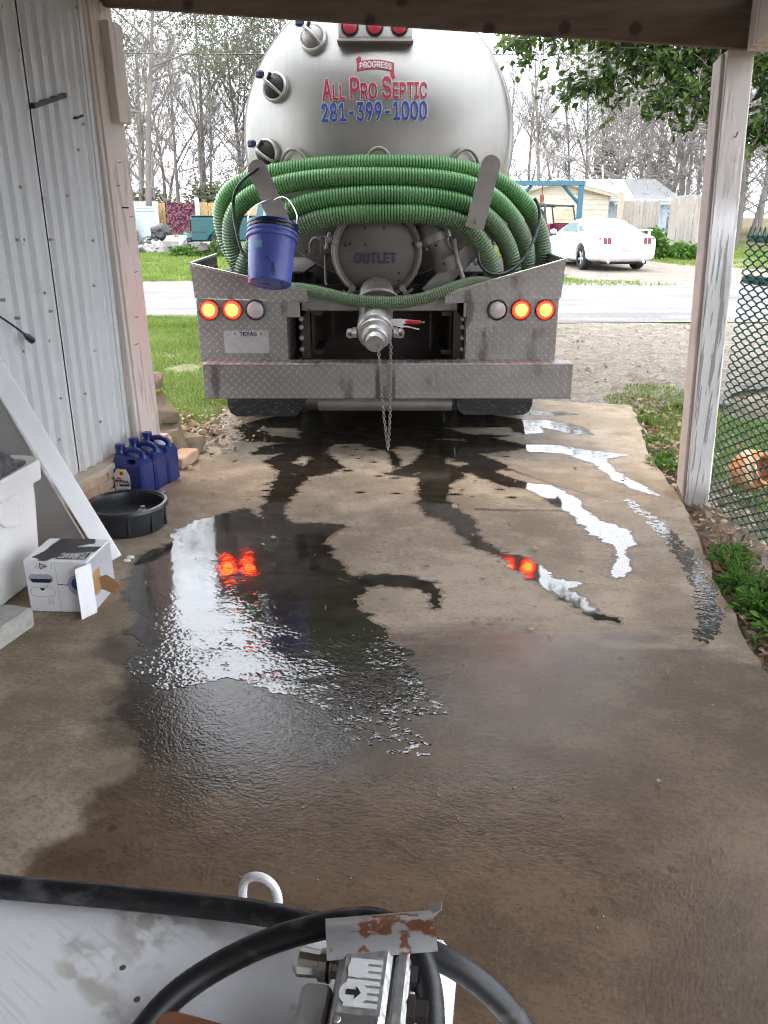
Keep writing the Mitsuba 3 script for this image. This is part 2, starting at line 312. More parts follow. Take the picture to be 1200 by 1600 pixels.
mat('rusty_steel', lambda p, n, uv: mix(mix((0.27, 0.27, 0.27), (0.42, 0.42, 0.42), fbm(p.x * 30, p.y * 30, p.z * 30, 3)), (0.2, 0.08, 0.04), smoothstep(0.585, 0.66, 0.55 * fbm(p.x * 16, p.y * 22, p.z * 30, 3) + 0.45 * fbm(p.x * 120, p.y * 140, p.z * 140, 3))), 0.45, metal=0.6)
mat('fence_green', (0.010, 0.10, 0.075), 0.35)
mat('clay', lambda p, n, uv: mix((0.52, 0.19, 0.07), (0.55, 0.36, 0.24), smoothstep(0.45, 0.65, fbm(p.x * 9, p.y * 9, p.z * 9, 3))), 0.8, spec=0.2)
mat('board_white', lambda p, n, uv: mix((0.66, 0.67, 0.68), (0.75, 0.76, 0.77), fbm(p.x * 8, p.y * 8, p.z * 8, 3)), 0.3)
scene['clear_glass'] = {'type': 'thindielectric'}
mat('car_white', (0.78, 0.79, 0.8), 0.22, spec=0.6)
mat('car_glass', (0.16, 0.22, 0.23), 0.08, spec=0.8)
mat('jeep_red', (0.11, 0.010, 0.024), 0.35)
mat('pickup_teal', (0.008, 0.07, 0.08), 0.25, spec=0.6)
mat('dark_trim', (0.03, 0.032, 0.036), 0.5)
mat('tail_red', (0.13, 0.006, 0.014), 0.25)
mat('wheel_silver', (0.45, 0.46, 0.47), 0.35, metal=0.5)
mat('gantry_blue', (0.035, 0.12, 0.17), 0.5)
mat('siding_tan', lambda p, n, uv: mix((0.47, 0.40, 0.31), (0.55, 0.48, 0.38), fbm(p.x, p.y, p.z * 4, 2)), 0.7)
mat('siding_blue', (0.42, 0.50, 0.56), 0.7)
mat('roof_metal', lambda p, n, uv: mix((0.42, 0.44, 0.48), (0.62, 0.63, 0.65), fbm(p.x * 2, p.y * 2, 0, 2)), 0.5, metal=0.3)
mat('fence_wood', lambda p, n, uv: mix((0.24, 0.21, 0.18), (0.40, 0.36, 0.32), fbm(p.x * 6, p.y * 6, p.z * 1.2, 3)), 0.9, spec=0.15)
mat('fence_yellow', lambda p, n, uv: mix((0.40, 0.27, 0.13), (0.52, 0.37, 0.2), fbm(p.x * 6, p.y * 6, p.z * 2, 3)), 0.9, spec=0.15)
mat('rug', lambda p, n, uv: mix((0.07, 0.016, 0.03), (0.18, 0.10, 0.12), smoothstep(0.48, 0.56, fbm(p.x * 13, p.y, p.z * 13, 2))), 0.95, spec=0.1)
mat('pale_blue_plastic', (0.42, 0.50, 0.56), 0.5)
mat('sheet_grey', (0.46, 0.45, 0.44), 0.8)
mat('cloth_red', (0.42, 0.04, 0.08), 0.9, spec=0.1)
mat('tarp_blue', (0.06, 0.2, 0.33), 0.5)
mat('teal_plastic', (0.04, 0.25, 0.25), 0.5)
mat('bag_black', (0.015, 0.015, 0.017), 0.3)
mat('trash_mix', lambda p, n, uv: mix(mix((0.3, 0.29, 0.27), (0.2, 0.14, 0.10), cell_rand(p.x * 3, p.y * 3, p.z * 6)), (0.36, 0.35, 0.36), cell_rand(p.x * 2, p.y * 5, p.z * 4)), 0.9, spec=0.1)
mat('bark_pale', lambda p, n, uv: mix((0.15, 0.135, 0.125), (0.29, 0.265, 0.245), fbm(p.x * 3, p.y * 3, p.z * 1.2, 3)), 0.95, spec=0.1)
mat('bark_dark', lambda p, n, uv: mix((0.11, 0.095, 0.085), (0.22, 0.19, 0.17), fbm(p.x * 4, p.y * 4, p.z * 1.5, 3)), 0.95, spec=0.1)
def thin(name, fn, r=0.5, tr=0.5):
    scene[name] = {'type': 'principledthin', 'base_color': proc(fn) if callable(fn) else C(*fn), 'roughness': r, 'diff_trans': tr, 'spec_trans': 0.0, 'eta': 1.4}
    return name
thin('grass_blade', lambda p, n, uv: mix((0.11, 0.17, 0.035), (0.25, 0.33, 0.09), fbm(p.x * 2, p.y * 2, 1, 3)) * (0.7 + 0.6 * cell_rand(p.x * 60, p.y * 60)), 0.6, 0.7)
thin('leaf_green', lambda p, n, uv: mix((0.02, 0.055, 0.018), (0.13, 0.19, 0.05), cell_rand(p.x * 14, p.y * 14, p.z * 14)), 0.34, 0.7)
thin('leaf_weed', lambda p, n, uv: mix((0.05, 0.12, 0.02), (0.12, 0.22, 0.05), cell_rand(p.x * 20, p.y * 20, p.z * 9)), 0.5, 0.7)
thin('leaf_dry', lambda p, n, uv: mix((0.14, 0.085, 0.05), (0.42, 0.33, 0.25), cell_rand(p.x * 15, p.y * 15)), 0.7, 0.3)
thin('needles', lambda p, n, uv: mix((0.11, 0.125, 0.08), (0.21, 0.225, 0.15), fbm(p.x * 0.7, p.y * 0.7, p.z * 0.7, 2)), 0.7, 0.6)

# ------------------------------------------------------------------ the ground
def gz(x, y):
    """height of the ground outside the slab: flat to the road, then rising gently."""
    return -0.03 + 0.012 * np.maximum(0, np.asarray(y, float) - 12.0)
def sheet(poly, dz, res):
    v, f = trimesh.creation.triangulate_polygon(poly, engine='earcut')
    m = trimesh.Trimesh(np.c_[v, np.zeros(len(v))], f).subdivide_to_size(res, max_iter=20)
    w = np.array(m.vertices); w[:, 2] = gz(w[:, 0], w[:, 1]) + dz
    m = tri(w, m.faces)
    if m.face_normals[:, 2].sum() < 0: m = tri(w, m.faces[:, ::-1])
    return m
xs = np.unique(np.r_[np.linspace(-400, -30, 24), np.linspace(-30, 30, 121), np.linspace(30, 400, 24)])
ys = np.unique(np.r_[np.linspace(-120, -6, 14), np.linspace(-6, 50, 141), np.linspace(50, 700, 40)])
X, Y = np.meshgrid(xs, ys, indexing='ij')
Z = gz(X, np.minimum(Y, 60)) - 0.004
wob = (meshkit.fbm(np.stack([X * 0.7, Y * 0.7, X * 0], -1), 3, 3) - 0.5)
in_slab = (np.abs(X - 0.6) < 4.2) & (Y < 8.2)
Z = Z - np.where(in_slab, 0.05, 0.0) + np.where((Y > 9) & (Y < 12), 0, 0)
i, j = np.meshgrid(np.arange(len(xs) - 1), np.arange(len(ys) - 1), indexing='ij'); k = len(ys)
q = np.stack([i * k + j, (i + 1) * k + j, (i + 1) * k + j + 1, i * k + j + 1], -1).reshape(-1, 4)
one('ground', tri(np.stack([X, Y, Z], -1).reshape(-1, 3), np.vstack([q[:, [0, 1, 2]], q[:, [0, 2, 3]]])), 'ground_soil',
    'patchy lawn and bare soil around the carport and across the road', 'ground', True, kind='structure')

def jag(pts, step=0.05, ax=0.03, ay=0.01, freq=14.0, seed=1):
    """a traced outline with a fine irregular edge."""
    p = Polygon(pts)
    if not p.is_valid: p = p.buffer(0)
    if p.geom_type != 'Polygon': p = max(p.geoms, key=lambda g: g.area)
    c = np.array(p.segmentize(step).exterior.coords)[:-1]
    q = np.c_[c, np.zeros(len(c))]
    dx = meshkit.fbm(q * (freq * 0.35, freq * 2.2, 1), 3, seed) - 0.5
    dy = meshkit.fbm(q * (freq * 1.2, freq, 1) + 55, 3, seed + 9) - 0.5
    r = Polygon(c + np.c_[dx * 2 * ax, dy * 2 * ay]).buffer(0)
    return max(r.geoms, key=lambda g: g.area) if r.geom_type != 'Polygon' else r

# slab: its right edge runs along the fence, its far end lies under the truck
SLAB = [(-2.9, -4.0), (1.02, -4.0), (1.20, 1.0), (1.335, 2.45), (1.46, 3.257), (1.60, 3.9), (1.68, 4.31), (1.74, 4.9), (1.80, 5.3), (1.98, 6.1), (2.10, 6.75),
        (0.9, 7.05), (-0.6, 7.2), (-1.22, 6.9), (-1.33, 6.34), (-1.30, 5.7), (-1.45, 5.1), (-2.3, 4.9), (-2.9, 4.9)]
slab_poly = jag(SLAB, 0.1, 0.025, 0.025, 6.0, 4)
slab = trimesh.creation.extrude_polygon(slab_poly, 0.14, engine='earcut'); slab.apply_translation((0, 0, -0.14))
one('driveway_slab', slab, 'concrete', 'worn concrete driveway slab under the carport, damp and stained brown', 'concrete slab', kind='structure')
one('road', sheet(jag([(-160, 13.0), (160, 12.2), (160, 19.0), (-160, 20.2)], 1.5, 0.3, 0.3, 0.8, 5), 0.008, 1.6), 'asphalt',
    'pale asphalt lane running across behind the truck', 'road', True, kind='structure')
one('gravel_drive', sheet(jag([(-1.0, 7.0), (2.3, 6.6), (5.5, 9.2), (9, 12.4), (-0.9, 12.6), (-0.8, 9.5)], 0.2, 0.3, 0.25, 2.0, 6), 0.004, 0.5), 'gravel',
    'pale gravel apron between the slab and the road', 'gravel', True, kind='structure')
one('gravel_drive', sheet(jag([(4.6, 20.3), (7.2, 18.9), (16, 18.8), (10.5, 23.6), (8.6, 26.0), (8.2, 31), (4.6, 31), (4.4, 25)], 0.3, 0.5, 0.5, 1.2, 7), 0.006, 0.6), 'gravel',
    'pale gravel drive under the white car across the road', 'gravel', True, kind='structure')

PUD = {
'A':[(-0.85,4.1),(-0.75,4.15),(-0.66,3.98),(-0.67,4.2),(-0.66,4.54),(-0.64,4.82),(-0.78,5.04),(-0.69,5.26),(-0.88,5.2),(-0.88,5.39),(-0.68,5.52),(-1.0,5.56),(-1.12,6.02),(-0.87,6.34),(-0.53,6.57),(0.53,6.57),(1.16,6.17),(1.18,5.81),(0.79,5.66),(1.03,5.39),(0.62,5.23),(0.8,4.96),(0.65,4.77),(0.5,4.82),(0.5,4.72),(0.38,4.58),(0.36,4.26),(0.42,4.1),(0.47,3.98),(0.48,3.85),(0.48,3.68),(0.56,3.54),(0.66,3.45),(0.73,3.34),(0.74,3.24),(0.85,3.19),(0.78,3.11),(0.83,3.08),(0.84,2.93),(0.91,2.87),(0.9,2.82),(0.82,2.87),(0.77,2.98),(0.71,3.13),(0.64,3.23),(0.58,3.37),(0.56,3.48),(0.43,3.6),(0.37,3.81),(0.34,3.94),(0.23,4.04),(0.2,4.2),(0.21,4.7),(0.0,4.78),(0.19,5.0),(0.27,5.34),(0.18,5.47),(0.0,5.32),(-0.18,5.49),(-0.36,5.49),(-0.41,5.29),(-0.26,4.93),(-0.36,4.78),(-0.47,4.72),(-0.51,4.52),(-0.54,4.31),(-0.54,4.06),(-0.49,3.92),(-0.2,3.91),(-0.26,3.77),(-0.28,3.64),(-0.22,3.41),(-0.14,3.27),(0.03,3.28),(0.14,3.25),(0.21,3.2),(0.22,3.08),(0.25,2.96),(0.22,2.95),(0.18,3.08),(0.11,3.15),(0.0,3.17),(-0.08,3.14),(-0.12,3.05),(-0.09,2.93),(-0.02,2.79),(0.0,2.69),(0.09,2.6),(0.12,2.42),(0.19,2.22),(0.11,2.19),(0.14,2.06),(0.1,1.98),(0.0,2.0),(-0.08,2.06),(-0.16,2.16),(-0.28,2.3),(-0.37,2.34),(-0.44,2.38),(-0.53,2.43),(-0.63,2.38),(-0.74,2.35),(-0.83,2.39),(-0.93,2.51),(-0.92,2.64),(-0.99,2.77),(-0.99,2.9),(-1.09,3.05),(-1.09,3.17),(-1.16,3.41),(-1.13,3.56),(-1.05,3.64),(-1.07,3.82),(-1.01,3.95)],
'D':[(0.53,5.1),(0.65,4.9),(0.78,4.68),(0.88,4.59),(0.99,4.55),(1.09,4.32),(1.09,4.15),(1.14,3.96),(1.25,3.82),(1.23,3.64),(1.15,3.56),(1.11,3.32),(1.03,3.24),(1.02,3.34),(1.09,3.46),(1.11,3.64),(1.04,3.76),(1.0,4.09),(0.93,4.24),(0.86,4.47),(0.72,4.55),(0.57,4.73)],
'E':[(0.99,5.47),(1.21,5.45),(1.44,5.3),(1.65,5.21),(1.46,5.12),(1.45,4.82),(1.52,4.57),(1.58,4.35),(1.49,4.43),(1.39,4.65),(1.36,5.0),(1.21,5.24),(0.98,5.29)],
'F':[(1.34,4.33),(1.39,4.29),(1.42,4.07),(1.46,3.89),(1.46,3.69),(1.46,3.45),(1.42,3.17),(1.37,2.93),(1.29,2.77),(1.21,2.65),(1.17,2.69),(1.26,2.9),(1.34,3.17),(1.38,3.49),(1.38,3.71),(1.37,3.98)],
'G':[(1.13,6.21),(1.4,6.15),(1.51,5.96),(1.53,5.73),(1.37,5.77),(1.13,6.04)],
'H':[(1.19,6.52),(1.47,6.48),(1.58,6.38),(1.39,6.34),(1.18,6.38)],
'I':[(0.48,4.17),(0.7,4.15),(1.01,4.14),(1.01,4.1),(0.69,4.1),(0.49,4.11)],
'J':[(0.38,5.16),(0.74,5.0),(1.04,4.6),(1.3,4.3),(1.28,4.27),(1.01,4.55),(0.73,4.94),(0.38,5.1)],
'K':[(0.0,5.35),(0.05,5.29),(0.11,5.04),(0.09,4.9),(0.05,5.0),(0.03,5.23)]}
DRY = [[(-0.83, 5.72), (-0.6, 5.62), (-0.66, 5.95), (-0.95, 5.95)], [(0.62, 5.75), (1.02, 5.7), (0.95, 5.98), (0.45, 5.95)], [(-0.55, 5.2), (-0.62, 5.0), (-0.52, 4.95), (-0.47, 5.12)],
       [(0.42, 5.15), (0.55, 5.0), (0.47, 4.93), (0.38, 5.05)], [(0.3, 5.62), (0.6, 5.55), (0.55, 5.63)]]
PLAB = {'A': ('puddle', 'big black puddle of spilled liquid spreading from under the truck to the middle of the slab', 'puddle_water', 0.0035),
        'D': ('puddle', 'bright winding puddle right of the middle, mirroring the white sky', 'puddle_water', 0.003),
        'E': ('puddle', 'thin bright trickle of water running towards the weathered right post', 'puddle_water', 0.003),
        'F': ('puddle', 'grey wet streak along the right edge of the slab', 'wet_film', 0.0035),
        'G': ('puddle', 'bright puddle beside the right rear tyre', 'puddle_water', 0.003),
        'H': ('puddle', 'small far bright puddle behind the right rear tyre', 'puddle_water', 0.003),
        'I': ('wet_crack', 'short dark wet crack crossing the slab right of the middle', 'wet_crack', 0.0024),
        'J': ('wet_crack', 'long dark wet crack slanting across the right half of the slab', 'wet_crack', 0.0024),
        'K': ('puddle', 'small dark trickle below the hanging chain', 'puddle_water', 0.0028)}
import shapely
from shapely import union_all
def field_puddle(outline, holes, seed, hx=0.008, hy=0.006, jx=0.034, jy=0.02, frag=0.0, even=0.0):
    """wet cells of a fine grid: the outline's distance field broken up by streaky noise along the trowel marks."""
    P = Polygon(outline).buffer(0)
    x0, y0, x1, y1 = P.buffer(0.12).bounds
    gx, gy = np.arange(x0, x1, hx), np.arange(y0, y1, hy)
    Xg, Yg = np.meshgrid(gx, gy)
    q = np.stack([Xg * 11, Yg * 30, 0 * Xg], -1); q2 = np.stack([Xg * 30, Yg * 75, 0 * Xg + 5], -1); q3 = np.stack([Xg * 3, Yg * 12, 0 * Xg + 8], -1)
    dx = (meshkit.fbm(q, 3, seed) - 0.5) * 2 * jx + (meshkit.fbm(q2, 2, seed + 5) - 0.5) * 0.03 + (meshkit.fbm(q3, 2, seed + 2) - 0.5) * jx
    dy = (meshkit.fbm(q2 + 40, 2, seed + 7) - 0.5) * 2 * jy
    px, py = Xg + dx, Yg + dy
    on = shapely.contains_xy(P, px, py)
    for h in holes: on &= ~shapely.contains_xy(Polygon(h), px, py)
    if frag:
        n = meshkit.fbm(np.stack([Xg * 62, Yg * 110, 0 * Xg + 3], -1), 3, seed + 11)
        t = np.clip((2.85 + (meshkit.fbm(q3 * 0.6, 2, seed) - 0.5) * 0.9 - Yg) / 0.8, 0, 1) * frag
        on &= n > 0.12 + t * 0.46
    if even: on &= meshkit.fbm(np.stack([Xg * 60, Yg * 90, 0 * Xg + 3], -1), 3, seed + 11) > even
    on = np.pad(on, ((0, 0), (1, 1))).astype(np.int8)
    d = np.diff(on, axis=1); r0, s0 = np.nonzero(d == 1); s1 = np.nonzero(d == -1)[1]
    u = union_all(shapely.box(x0 + s0 * hx, y0 + r0 * hy, x0 + s1 * hx, y0 + (r0 + 1) * hy)).buffer(0.003).buffer(-0.0045).buffer(0.002).simplify(0.0012)
    return u
MARGIN = []
for kk, (nm, lab, mt, zz) in PLAB.items():
    if kk in 'IJ':
        P = jag(PUD[kk], 0.012, 0.014, 0.008, 30.0, 20 + ord(kk)).buffer(-0.009)
    elif kk == 'A':
        P = field_puddle(PUD[kk], DRY, 3, frag=1.0)
        drops = [affinity.scale(Point(rng.uniform(-0.75, 0.9), rng.uniform(4.3, 5.7)).buffer(rng.uniform(0.004, 0.02), 5), rng.uniform(1.2, 2.6), 0.8) for _ in range(70)]
        P = union_all([P] + drops)
    else:
        P = field_puddle(PUD[kk], [], ord(kk), 0.006, 0.005, 0.022 if kk in 'DF' else 0.016, 0.012, even=0.42 if kk == 'F' else 0.0)
    geoms = [g for g in getattr(P, 'geoms', [P]) if g.area > (1.6e-4 if kk == 'A' else 4e-5)]
    if kk in 'ADEGHK': MARGIN += [g.difference(shapely.box(-3, 0, 3, 2.75)) for g in geoms if g.area > 4e-4]
    ms = []
    for g in geoms:
        e = trimesh.creation.extrude_polygon(g, zz * 0.4 - 0.0002, engine='earcut'); e.apply_translation((0, 0, 0.0006)); ms.append(e)
    one(nm, cat(ms), mt, lab, 'puddle' if nm == 'puddle' else 'crack', kind='structure')

mg = union_all([g.simplify(0.004).buffer(0.016) for g in MARGIN if not g.is_empty]).simplify(0.003)
mg = [Polygon(jag(list(g.exterior.coords), 0.012, 0.022, 0.012, 26.0, 8).exterior.coords, [h.coords for h in g.interiors if Polygon(h).area > 2e-4]).buffer(0) for g in getattr(mg, 'geoms', [mg]) if g.area > 1e-3]
ms = []
for g in mg:
    for h in getattr(g, 'geoms', [g]):
        e = trimesh.creation.extrude_polygon(h, 0.0004, engine='earcut'); e.apply_translation((0, 0, 0.00015)); ms.append(e)
one('damp_margin', cat(ms), 'damp_concrete', 'damp darker margin of concrete round the puddles', 'damp concrete', kind='structure')

# ------------------------------------------------------------------ carport, in its own axes: b to the right, a away from the camera (turned 12 degrees)
CA = math.radians(12.0)
BV, AV = np.array([math.cos(CA), -math.sin(CA), 0]), np.array([math.sin(CA), math.cos(CA), 0])
def W(m, lean=0.0):
    m = m.copy(); v = np.array(m.vertices)
    w = v[:, :1] * BV + v[:, 1:2] * AV + np.array([0, 0, 1.0]) * v[:, 2:3]
    w[:, 0] += lean * v[:, 2]
    m.vertices = w
    return m
roof_z = lambda b: 2.537 - 0.0975 * (b + 2.42)
WB = -2.49
wall = thing('corrugated_wall', 'white painted corrugated metal wall on the left of the carport', 'wall')
def corr(a0, a1, off):
    n_ = int((a1 - a0) / 0.0125); a = np.linspace(a0, a1, n_)
    ph = (a / 0.088) % 1.0
    b = np.clip((np.abs(ph - 0.5) * 2 - 0.66) / 0.14, 0, 1) * 0.02
    z = np.linspace(0.2, 1, 2)
    A, Zz = np.meshgrid(a, [0.2, 0.9, 1.6, 2.72], indexing='ij')
    B = np.repeat((WB + off + b)[:, None], 4, 1) + 0.0015 * (meshkit.fbm(np.stack([A * 2.5, Zz * 2, A * 0], -1), 2, 3) - 0.5)
    i, j = np.meshgrid(np.arange(n_ - 1), np.arange(3), indexing='ij')
    q = np.stack([i * 4 + j, i * 4 + j + 1, (i + 1) * 4 + j + 1, (i + 1) * 4 + j], -1).reshape(-1, 4)
    m = tri(np.stack([B, A, Zz], -1).reshape(-1, 3), np.vstack([q[:, [0, 1, 2]], q[:, [0, 2, 3]]]))
    return W(m)
for a0, a1, off in ((3.752, 4.24, 0.004), (3.05, 3.747, 0.0), (2.25, 3.045, 0.003), (1.4, 2.245, 0.0), (0.4, 1.395, 0.003), (-1.5, 0.395, 0.0)):
    part(wall, 'panel', corr(a0, a1, off), 'wall_metal', 40)
part(wall, 'edge_trim', W(box((WB - 0.02, 4.245, 0.2), (WB + 0.022, 4.285, 2.72), 0.003)), 'wall_metal')
part(wall, 'backing', W(box((WB - 0.1, -1.5, 0.02), (WB - 0.03, 4.24, 2.75))), 'old_board')
part(wall, 'slot', W(hull([(WB + d, a, z + dz_) for a, z in ((3.75, 1.975), (4.03, 2.055)) for d in (0.006, 0.03) for dz_ in (0, 0.022)])), 'black_print')
part(wall, 'slot', W(hull([(WB + d, a, z + dz_) for a, z in ((4.10, 1.965), (4.17, 1.985)) for d in (0.006, 0.028) for dz_ in (0, 0.01)])), 'black_print')
for zz, aa in ((0.55, 3.8), (0.55, 4.15), (1.15, 3.65), (1.15, 4.1), (1.6, 3.95), (0.42, 3.6), (0.42, 4.0), (1.95, 4.18), (0.9, 3.42), (1.4, 3.5)):
    part(wall, 'screw', W(mv(lathe([(0, 0.006), (0.006, 0.005), (0.008, 0)], 8, 'x'), (WB + 0.012, aa, zz))), 'worn_steel')

curb = thing('brick_curb', 'low curb of worn tan bricks under the corrugated wall, topped by a rough board', 'curb')
part(curb, 'board', W(rough(box((WB - 0.02, 0.5, 0.165), (WB + 0.10, 4.62, 0.198), 0.004), 0.004, 9, 3, 0.12)), 'old_board')
part(curb, 'mortar', W(box((WB - 0.1, -1.5, -0.02), (WB + 0.068, 4.70, 0.163))), 'block_concrete')
for row in range(3):
    a = 0.5 + (0.1 if row % 2 else 0)
    while a < 4.62:
        l = 0.2
        e = rough(box((WB + 0.02, a + 0.006, 0.003 + row * 0.055), (WB + 0.08 + rng.uniform(-0.004, 0.006), min(a + l, 4.7) - 0.004, 0.05 + row * 0.055), 0.005), 0.003, 14, int(a * 50) + row, 0.06)
        part(curb, 'brick', W(e), 'brick_clay'); a += l
loose = rough(box((WB + 0.10, 4.50, 0.0), (WB + 0.24, 4.74, 0.075), 0.008), 0.006, 12, 8, 0.05)
one('loose_brick', W(loose), 'brick_clay', 'loose orange brick lying at the curb end behind the blue jugs', 'brick')

post = thing('wooden_post', 'flat painted post ending the corrugated wall, a small block nailed to it', 'post')
part(post, 'board', W(box((WB - 0.05, 4.29, 0.2), (WB + 0.075, 4.53, 2.60), 0.005), -0.018), 'painted_wood')
part(post, 'face_board', W(box((WB + 0.0, 4.315, 0.19), (WB + 0.088, 4.545, 2.55), 0.004), -0.018), 'painted_wood')
part(post, 'block', W(box((WB + 0.0885, 4.40, 1.98), (WB + 0.14, 4.535, 2.46), 0.004), -0.018), 'painted_wood')
for aa, zz in ((4.42, 1.78), (4.37, 1.66), (4.45, 1.2), (4.4, 0.95), (4.36, 0.8), (4.47, 1.5)):
    part(post, 'nail', W(mv(tube([(0, 0, 0), (0.012, 0, 0.0), (0.016, 0.02, 0.004)], 0.0022, 5), (WB + 0.086, aa, zz)), -0.018), 'rust')
part(post, 'staple', W(box((WB + 0.0885, 4.40, 1.545), (WB + 0.094, 4.47, 1.553)), -0.018), 'black_print')
post2 = thing('wooden_post', 'thick weathered right post with white paint peeling off in vertical flakes', 'post')
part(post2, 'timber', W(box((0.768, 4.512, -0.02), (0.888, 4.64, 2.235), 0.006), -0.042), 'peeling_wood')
part(post2, 'side_board', W(box((0.750, 4.56, 0.02), (0.7675, 4.80, 2.22), 0.003), -0.042), 'painted_wood')
part(post2, 'back_board', W(box((0.77, 4.642, 0.0), (0.885, 4.80, 2.22), 0.003), -0.042), 'painted_wood')
part(post2, 'nail', W(mv(tube([(0, 0, 0), (0, -0.025, 0.002), (0.004, -0.03, 0.02)], 0.003, 5), (0.84, 4.512, 1.86)), -0.042), 'rust')

def sloped(b0, b1, a0, a1, dz0, dz1, bev=0.004):
    m = box((b0, a0, 0), (b1, a1, 1), bev)
    v = np.array(m.vertices); v[:, 2] = roof_z(v[:, 0]) + dz0 + v[:, 2] * (dz1 - dz0); m.vertices = v
    return W(m, -0.022)
hb = thing('header_beam', 'dark wooden header beam across the front of the carport', 'beam')
part(hb, 'lower_board', sloped(-2.6, 1.0, 4.46, 4.505, 0.0, 0.19), 'dark_beam')
part(hb, 'upper_board', sloped(-2.6, 1.0, 4.42, 4.49, 0.195, 0.335), 'dark_beam')
part(hb, 'back_board', sloped(-2.6, 1.0, 4.51, 4.55, 0.01, 0.3), 'dark_beam')
sb = box((0.80, -3.8, 0), (0.9, 4.455, 1), 0.004)
v = np.array(sb.vertices); v[:, 2] = roof_z(v[:, 0]) - 0.01 + v[:, 2] * 0.2; sb.vertices = v
one('side_beam', W(sb, -0.022), 'painted_wood', 'pale side beam running back from the top of the right post', 'beam')
rf = thing('carport_roof', 'dark underside of the carport roof above the header beam', 'roof')
part(rf, 'deck', sloped(-2.75, 1.25, -1.4, 5.3, 0.44, 0.47), 'dark_beam')
for aa in np.arange(-3.6, 4.3, 0.6): part(rf, 'rafter', sloped(-2.6, 1.1, aa, aa + 0.045, 0.30, 0.438), 'dark_beam')
hw_ = thing('house_wall', 'plain painted house wall closing the carport behind the viewer', 'wall')
for k_ in range(20): part(hw_, 'siding_board', W(box((-2.6, -1.33 - 0.004 * (k_ % 2), k_ * 0.15), (1.3, -1.30, k_ * 0.15 + 0.147))), 'painted_wood', False)
cord = thing('power_cord', 'black electrical cord with a plug hanging against the corrugated wall', 'power cord')
cw = lambda P: (np.asarray(P)[:, :1] * BV + np.asarray(P)[:, 1:2] * AV + np.array([0, 0, 1.0]) * np.asarray(P)[:, 2:3])
part(cord, 'cable', tube(cw(spline([(WB + 0.04, 2.75, 1.35), (WB + 0.05, 3.1, 1.16), (WB + 0.06, 3.30, 1.04), (WB + 0.065, 3.375, 0.985)], 24)), 0.005, 8), 'black_plastic')
part(cord, 'plug', tube(cw([(WB + 0.065, 3.37, 0.99), (WB + 0.066, 3.39, 0.975), (WB + 0.067, 3.42, 0.952), (WB + 0.067, 3.425, 0.948)]), [0.006, 0.015, 0.017, 0.012], 10), 'black_plastic')
for dd in (-0.008, 0.006): part(cord, 'prong', tube(cw([(WB + 0.067 + dd, 3.424, 0.949 + dd), (WB + 0.067 + dd, 3.44, 0.936 + dd)]), 0.0025, 5), 'bright_steel')

# ------------------------------------------------------------------ the truck, backed up to the carport
XC, ZC, R = -0.036, 2.005, 0.95
truck = thing('septic_truck', 'septic pump truck seen from behind, with a big dull steel tank and lit tail lights', 'truck')
RS, Y0 = 1.75, 5.93
def head_y(x, z):
    r = np.hypot(np.asarray(x) - XC, np.asarray(z) - ZC)
    return Y0 + RS - np.sqrt(np.maximum(RS * RS - np.minimum(r, 0.9) ** 2, 0.01))
r1 = np.linspace(0.0, 0.885, 26)
prof = [(r, -(RS - math.sqrt(RS * RS - r * r))) for r in r1]
yk = prof[-1][1]
prof += [(0.905, yk - 0.018), (0.925, yk - 0.045), (0.938, yk - 0.085), (0.942, yk - 0.13), (0.952, yk - 0.132), (0.955, yk - 0.15), (0.95, yk - 0.17), (0.95, -5.6)]
prof += [(0.9, -5.75), (0.0, -5.9)]
part(truck, 'tank', mv(lathe(prof, 96, 'y'), (XC, Y0, ZC)), 'tank_steel', 35)
seam = lathe([(0.944, -yk * 0 + 0.0), (0.962, 0.004), (0.962, 0.022), (0.944, 0.026)], 96, 'y')
part(truck, 'rim_band', mv(seam, (XC, Y0 - yk + 0.165, ZC)), 'worn_steel', 35)
for yy in (7.4, 8.9, 10.4): part(truck, 'tank_band', mv(lathe([(0.948, 0), (0.972, 0.0), (0.972, 0.08), (0.948, 0.08)], 64, 'y'), (XC, yy, ZC)), 'worn_steel', 35)

def on_head(m, off=0.003, sub=0.03):
    m = m.subdivide_to_size(sub); v = np.array(m.vertices); v[:, 1] += head_y(v[:, 0], v[:, 2]) - off; return tri(v, m.faces)
def fit(s, x0, x1, z, h, bold=True):
    m = text(s, h, 0.002, bold); w = m.bounds[1, 0] - m.bounds[0, 0]
    m.apply_translation((-m.bounds[0, 0], 0, 0)); m.apply_scale(((x1 - x0) / w, 1, 1)); m.apply_translation((x0, 0, z)); return m
def tilt(m, x0, z0, a):
    return mv(mv(m, (-x0, 0, -z0)), (x0, 0, z0), ry=-0.0) if a == 0 else mv(mv(mv(m, (-x0, 0, -z0)), ry=-a), (x0, 0, z0))
def halo(m, g=0.004):
    """white outline behind lettering: the flat letters grown by g."""
    from shapely import union_all
    v = np.array(m.vertices)
    ps = [Polygon(t) for t in v[m.faces][:, :, [0, 2]]]
    u = union_all([p for p in ps if p.area > 1e-9]).buffer(g)
    return cat([extrude(p.simplify(0.001), 0.001, 'y') for p in getattr(u, 'geoms', [u])])
zb = 2.228
words = [('A', -0.410, -0.345, 0.128), ('LL', -0.340, -0.255, 0.092), ('P', -0.222, -0.160, 0.128), ('RO', -0.153, -0.045, 0.092), ('S', -0.012, 0.052, 0.128), ('EPTIC', 0.06, 0.288, 0.092)]
main = tilt(cat([fit(s, a, b, zb, h) for s, a, b, h in words]), -0.41, zb, 0.022)
num = tilt(fit('281-399-1000', -0.418, 0.288, 2.098, 0.108), -0.418, 2.098, 0.022)
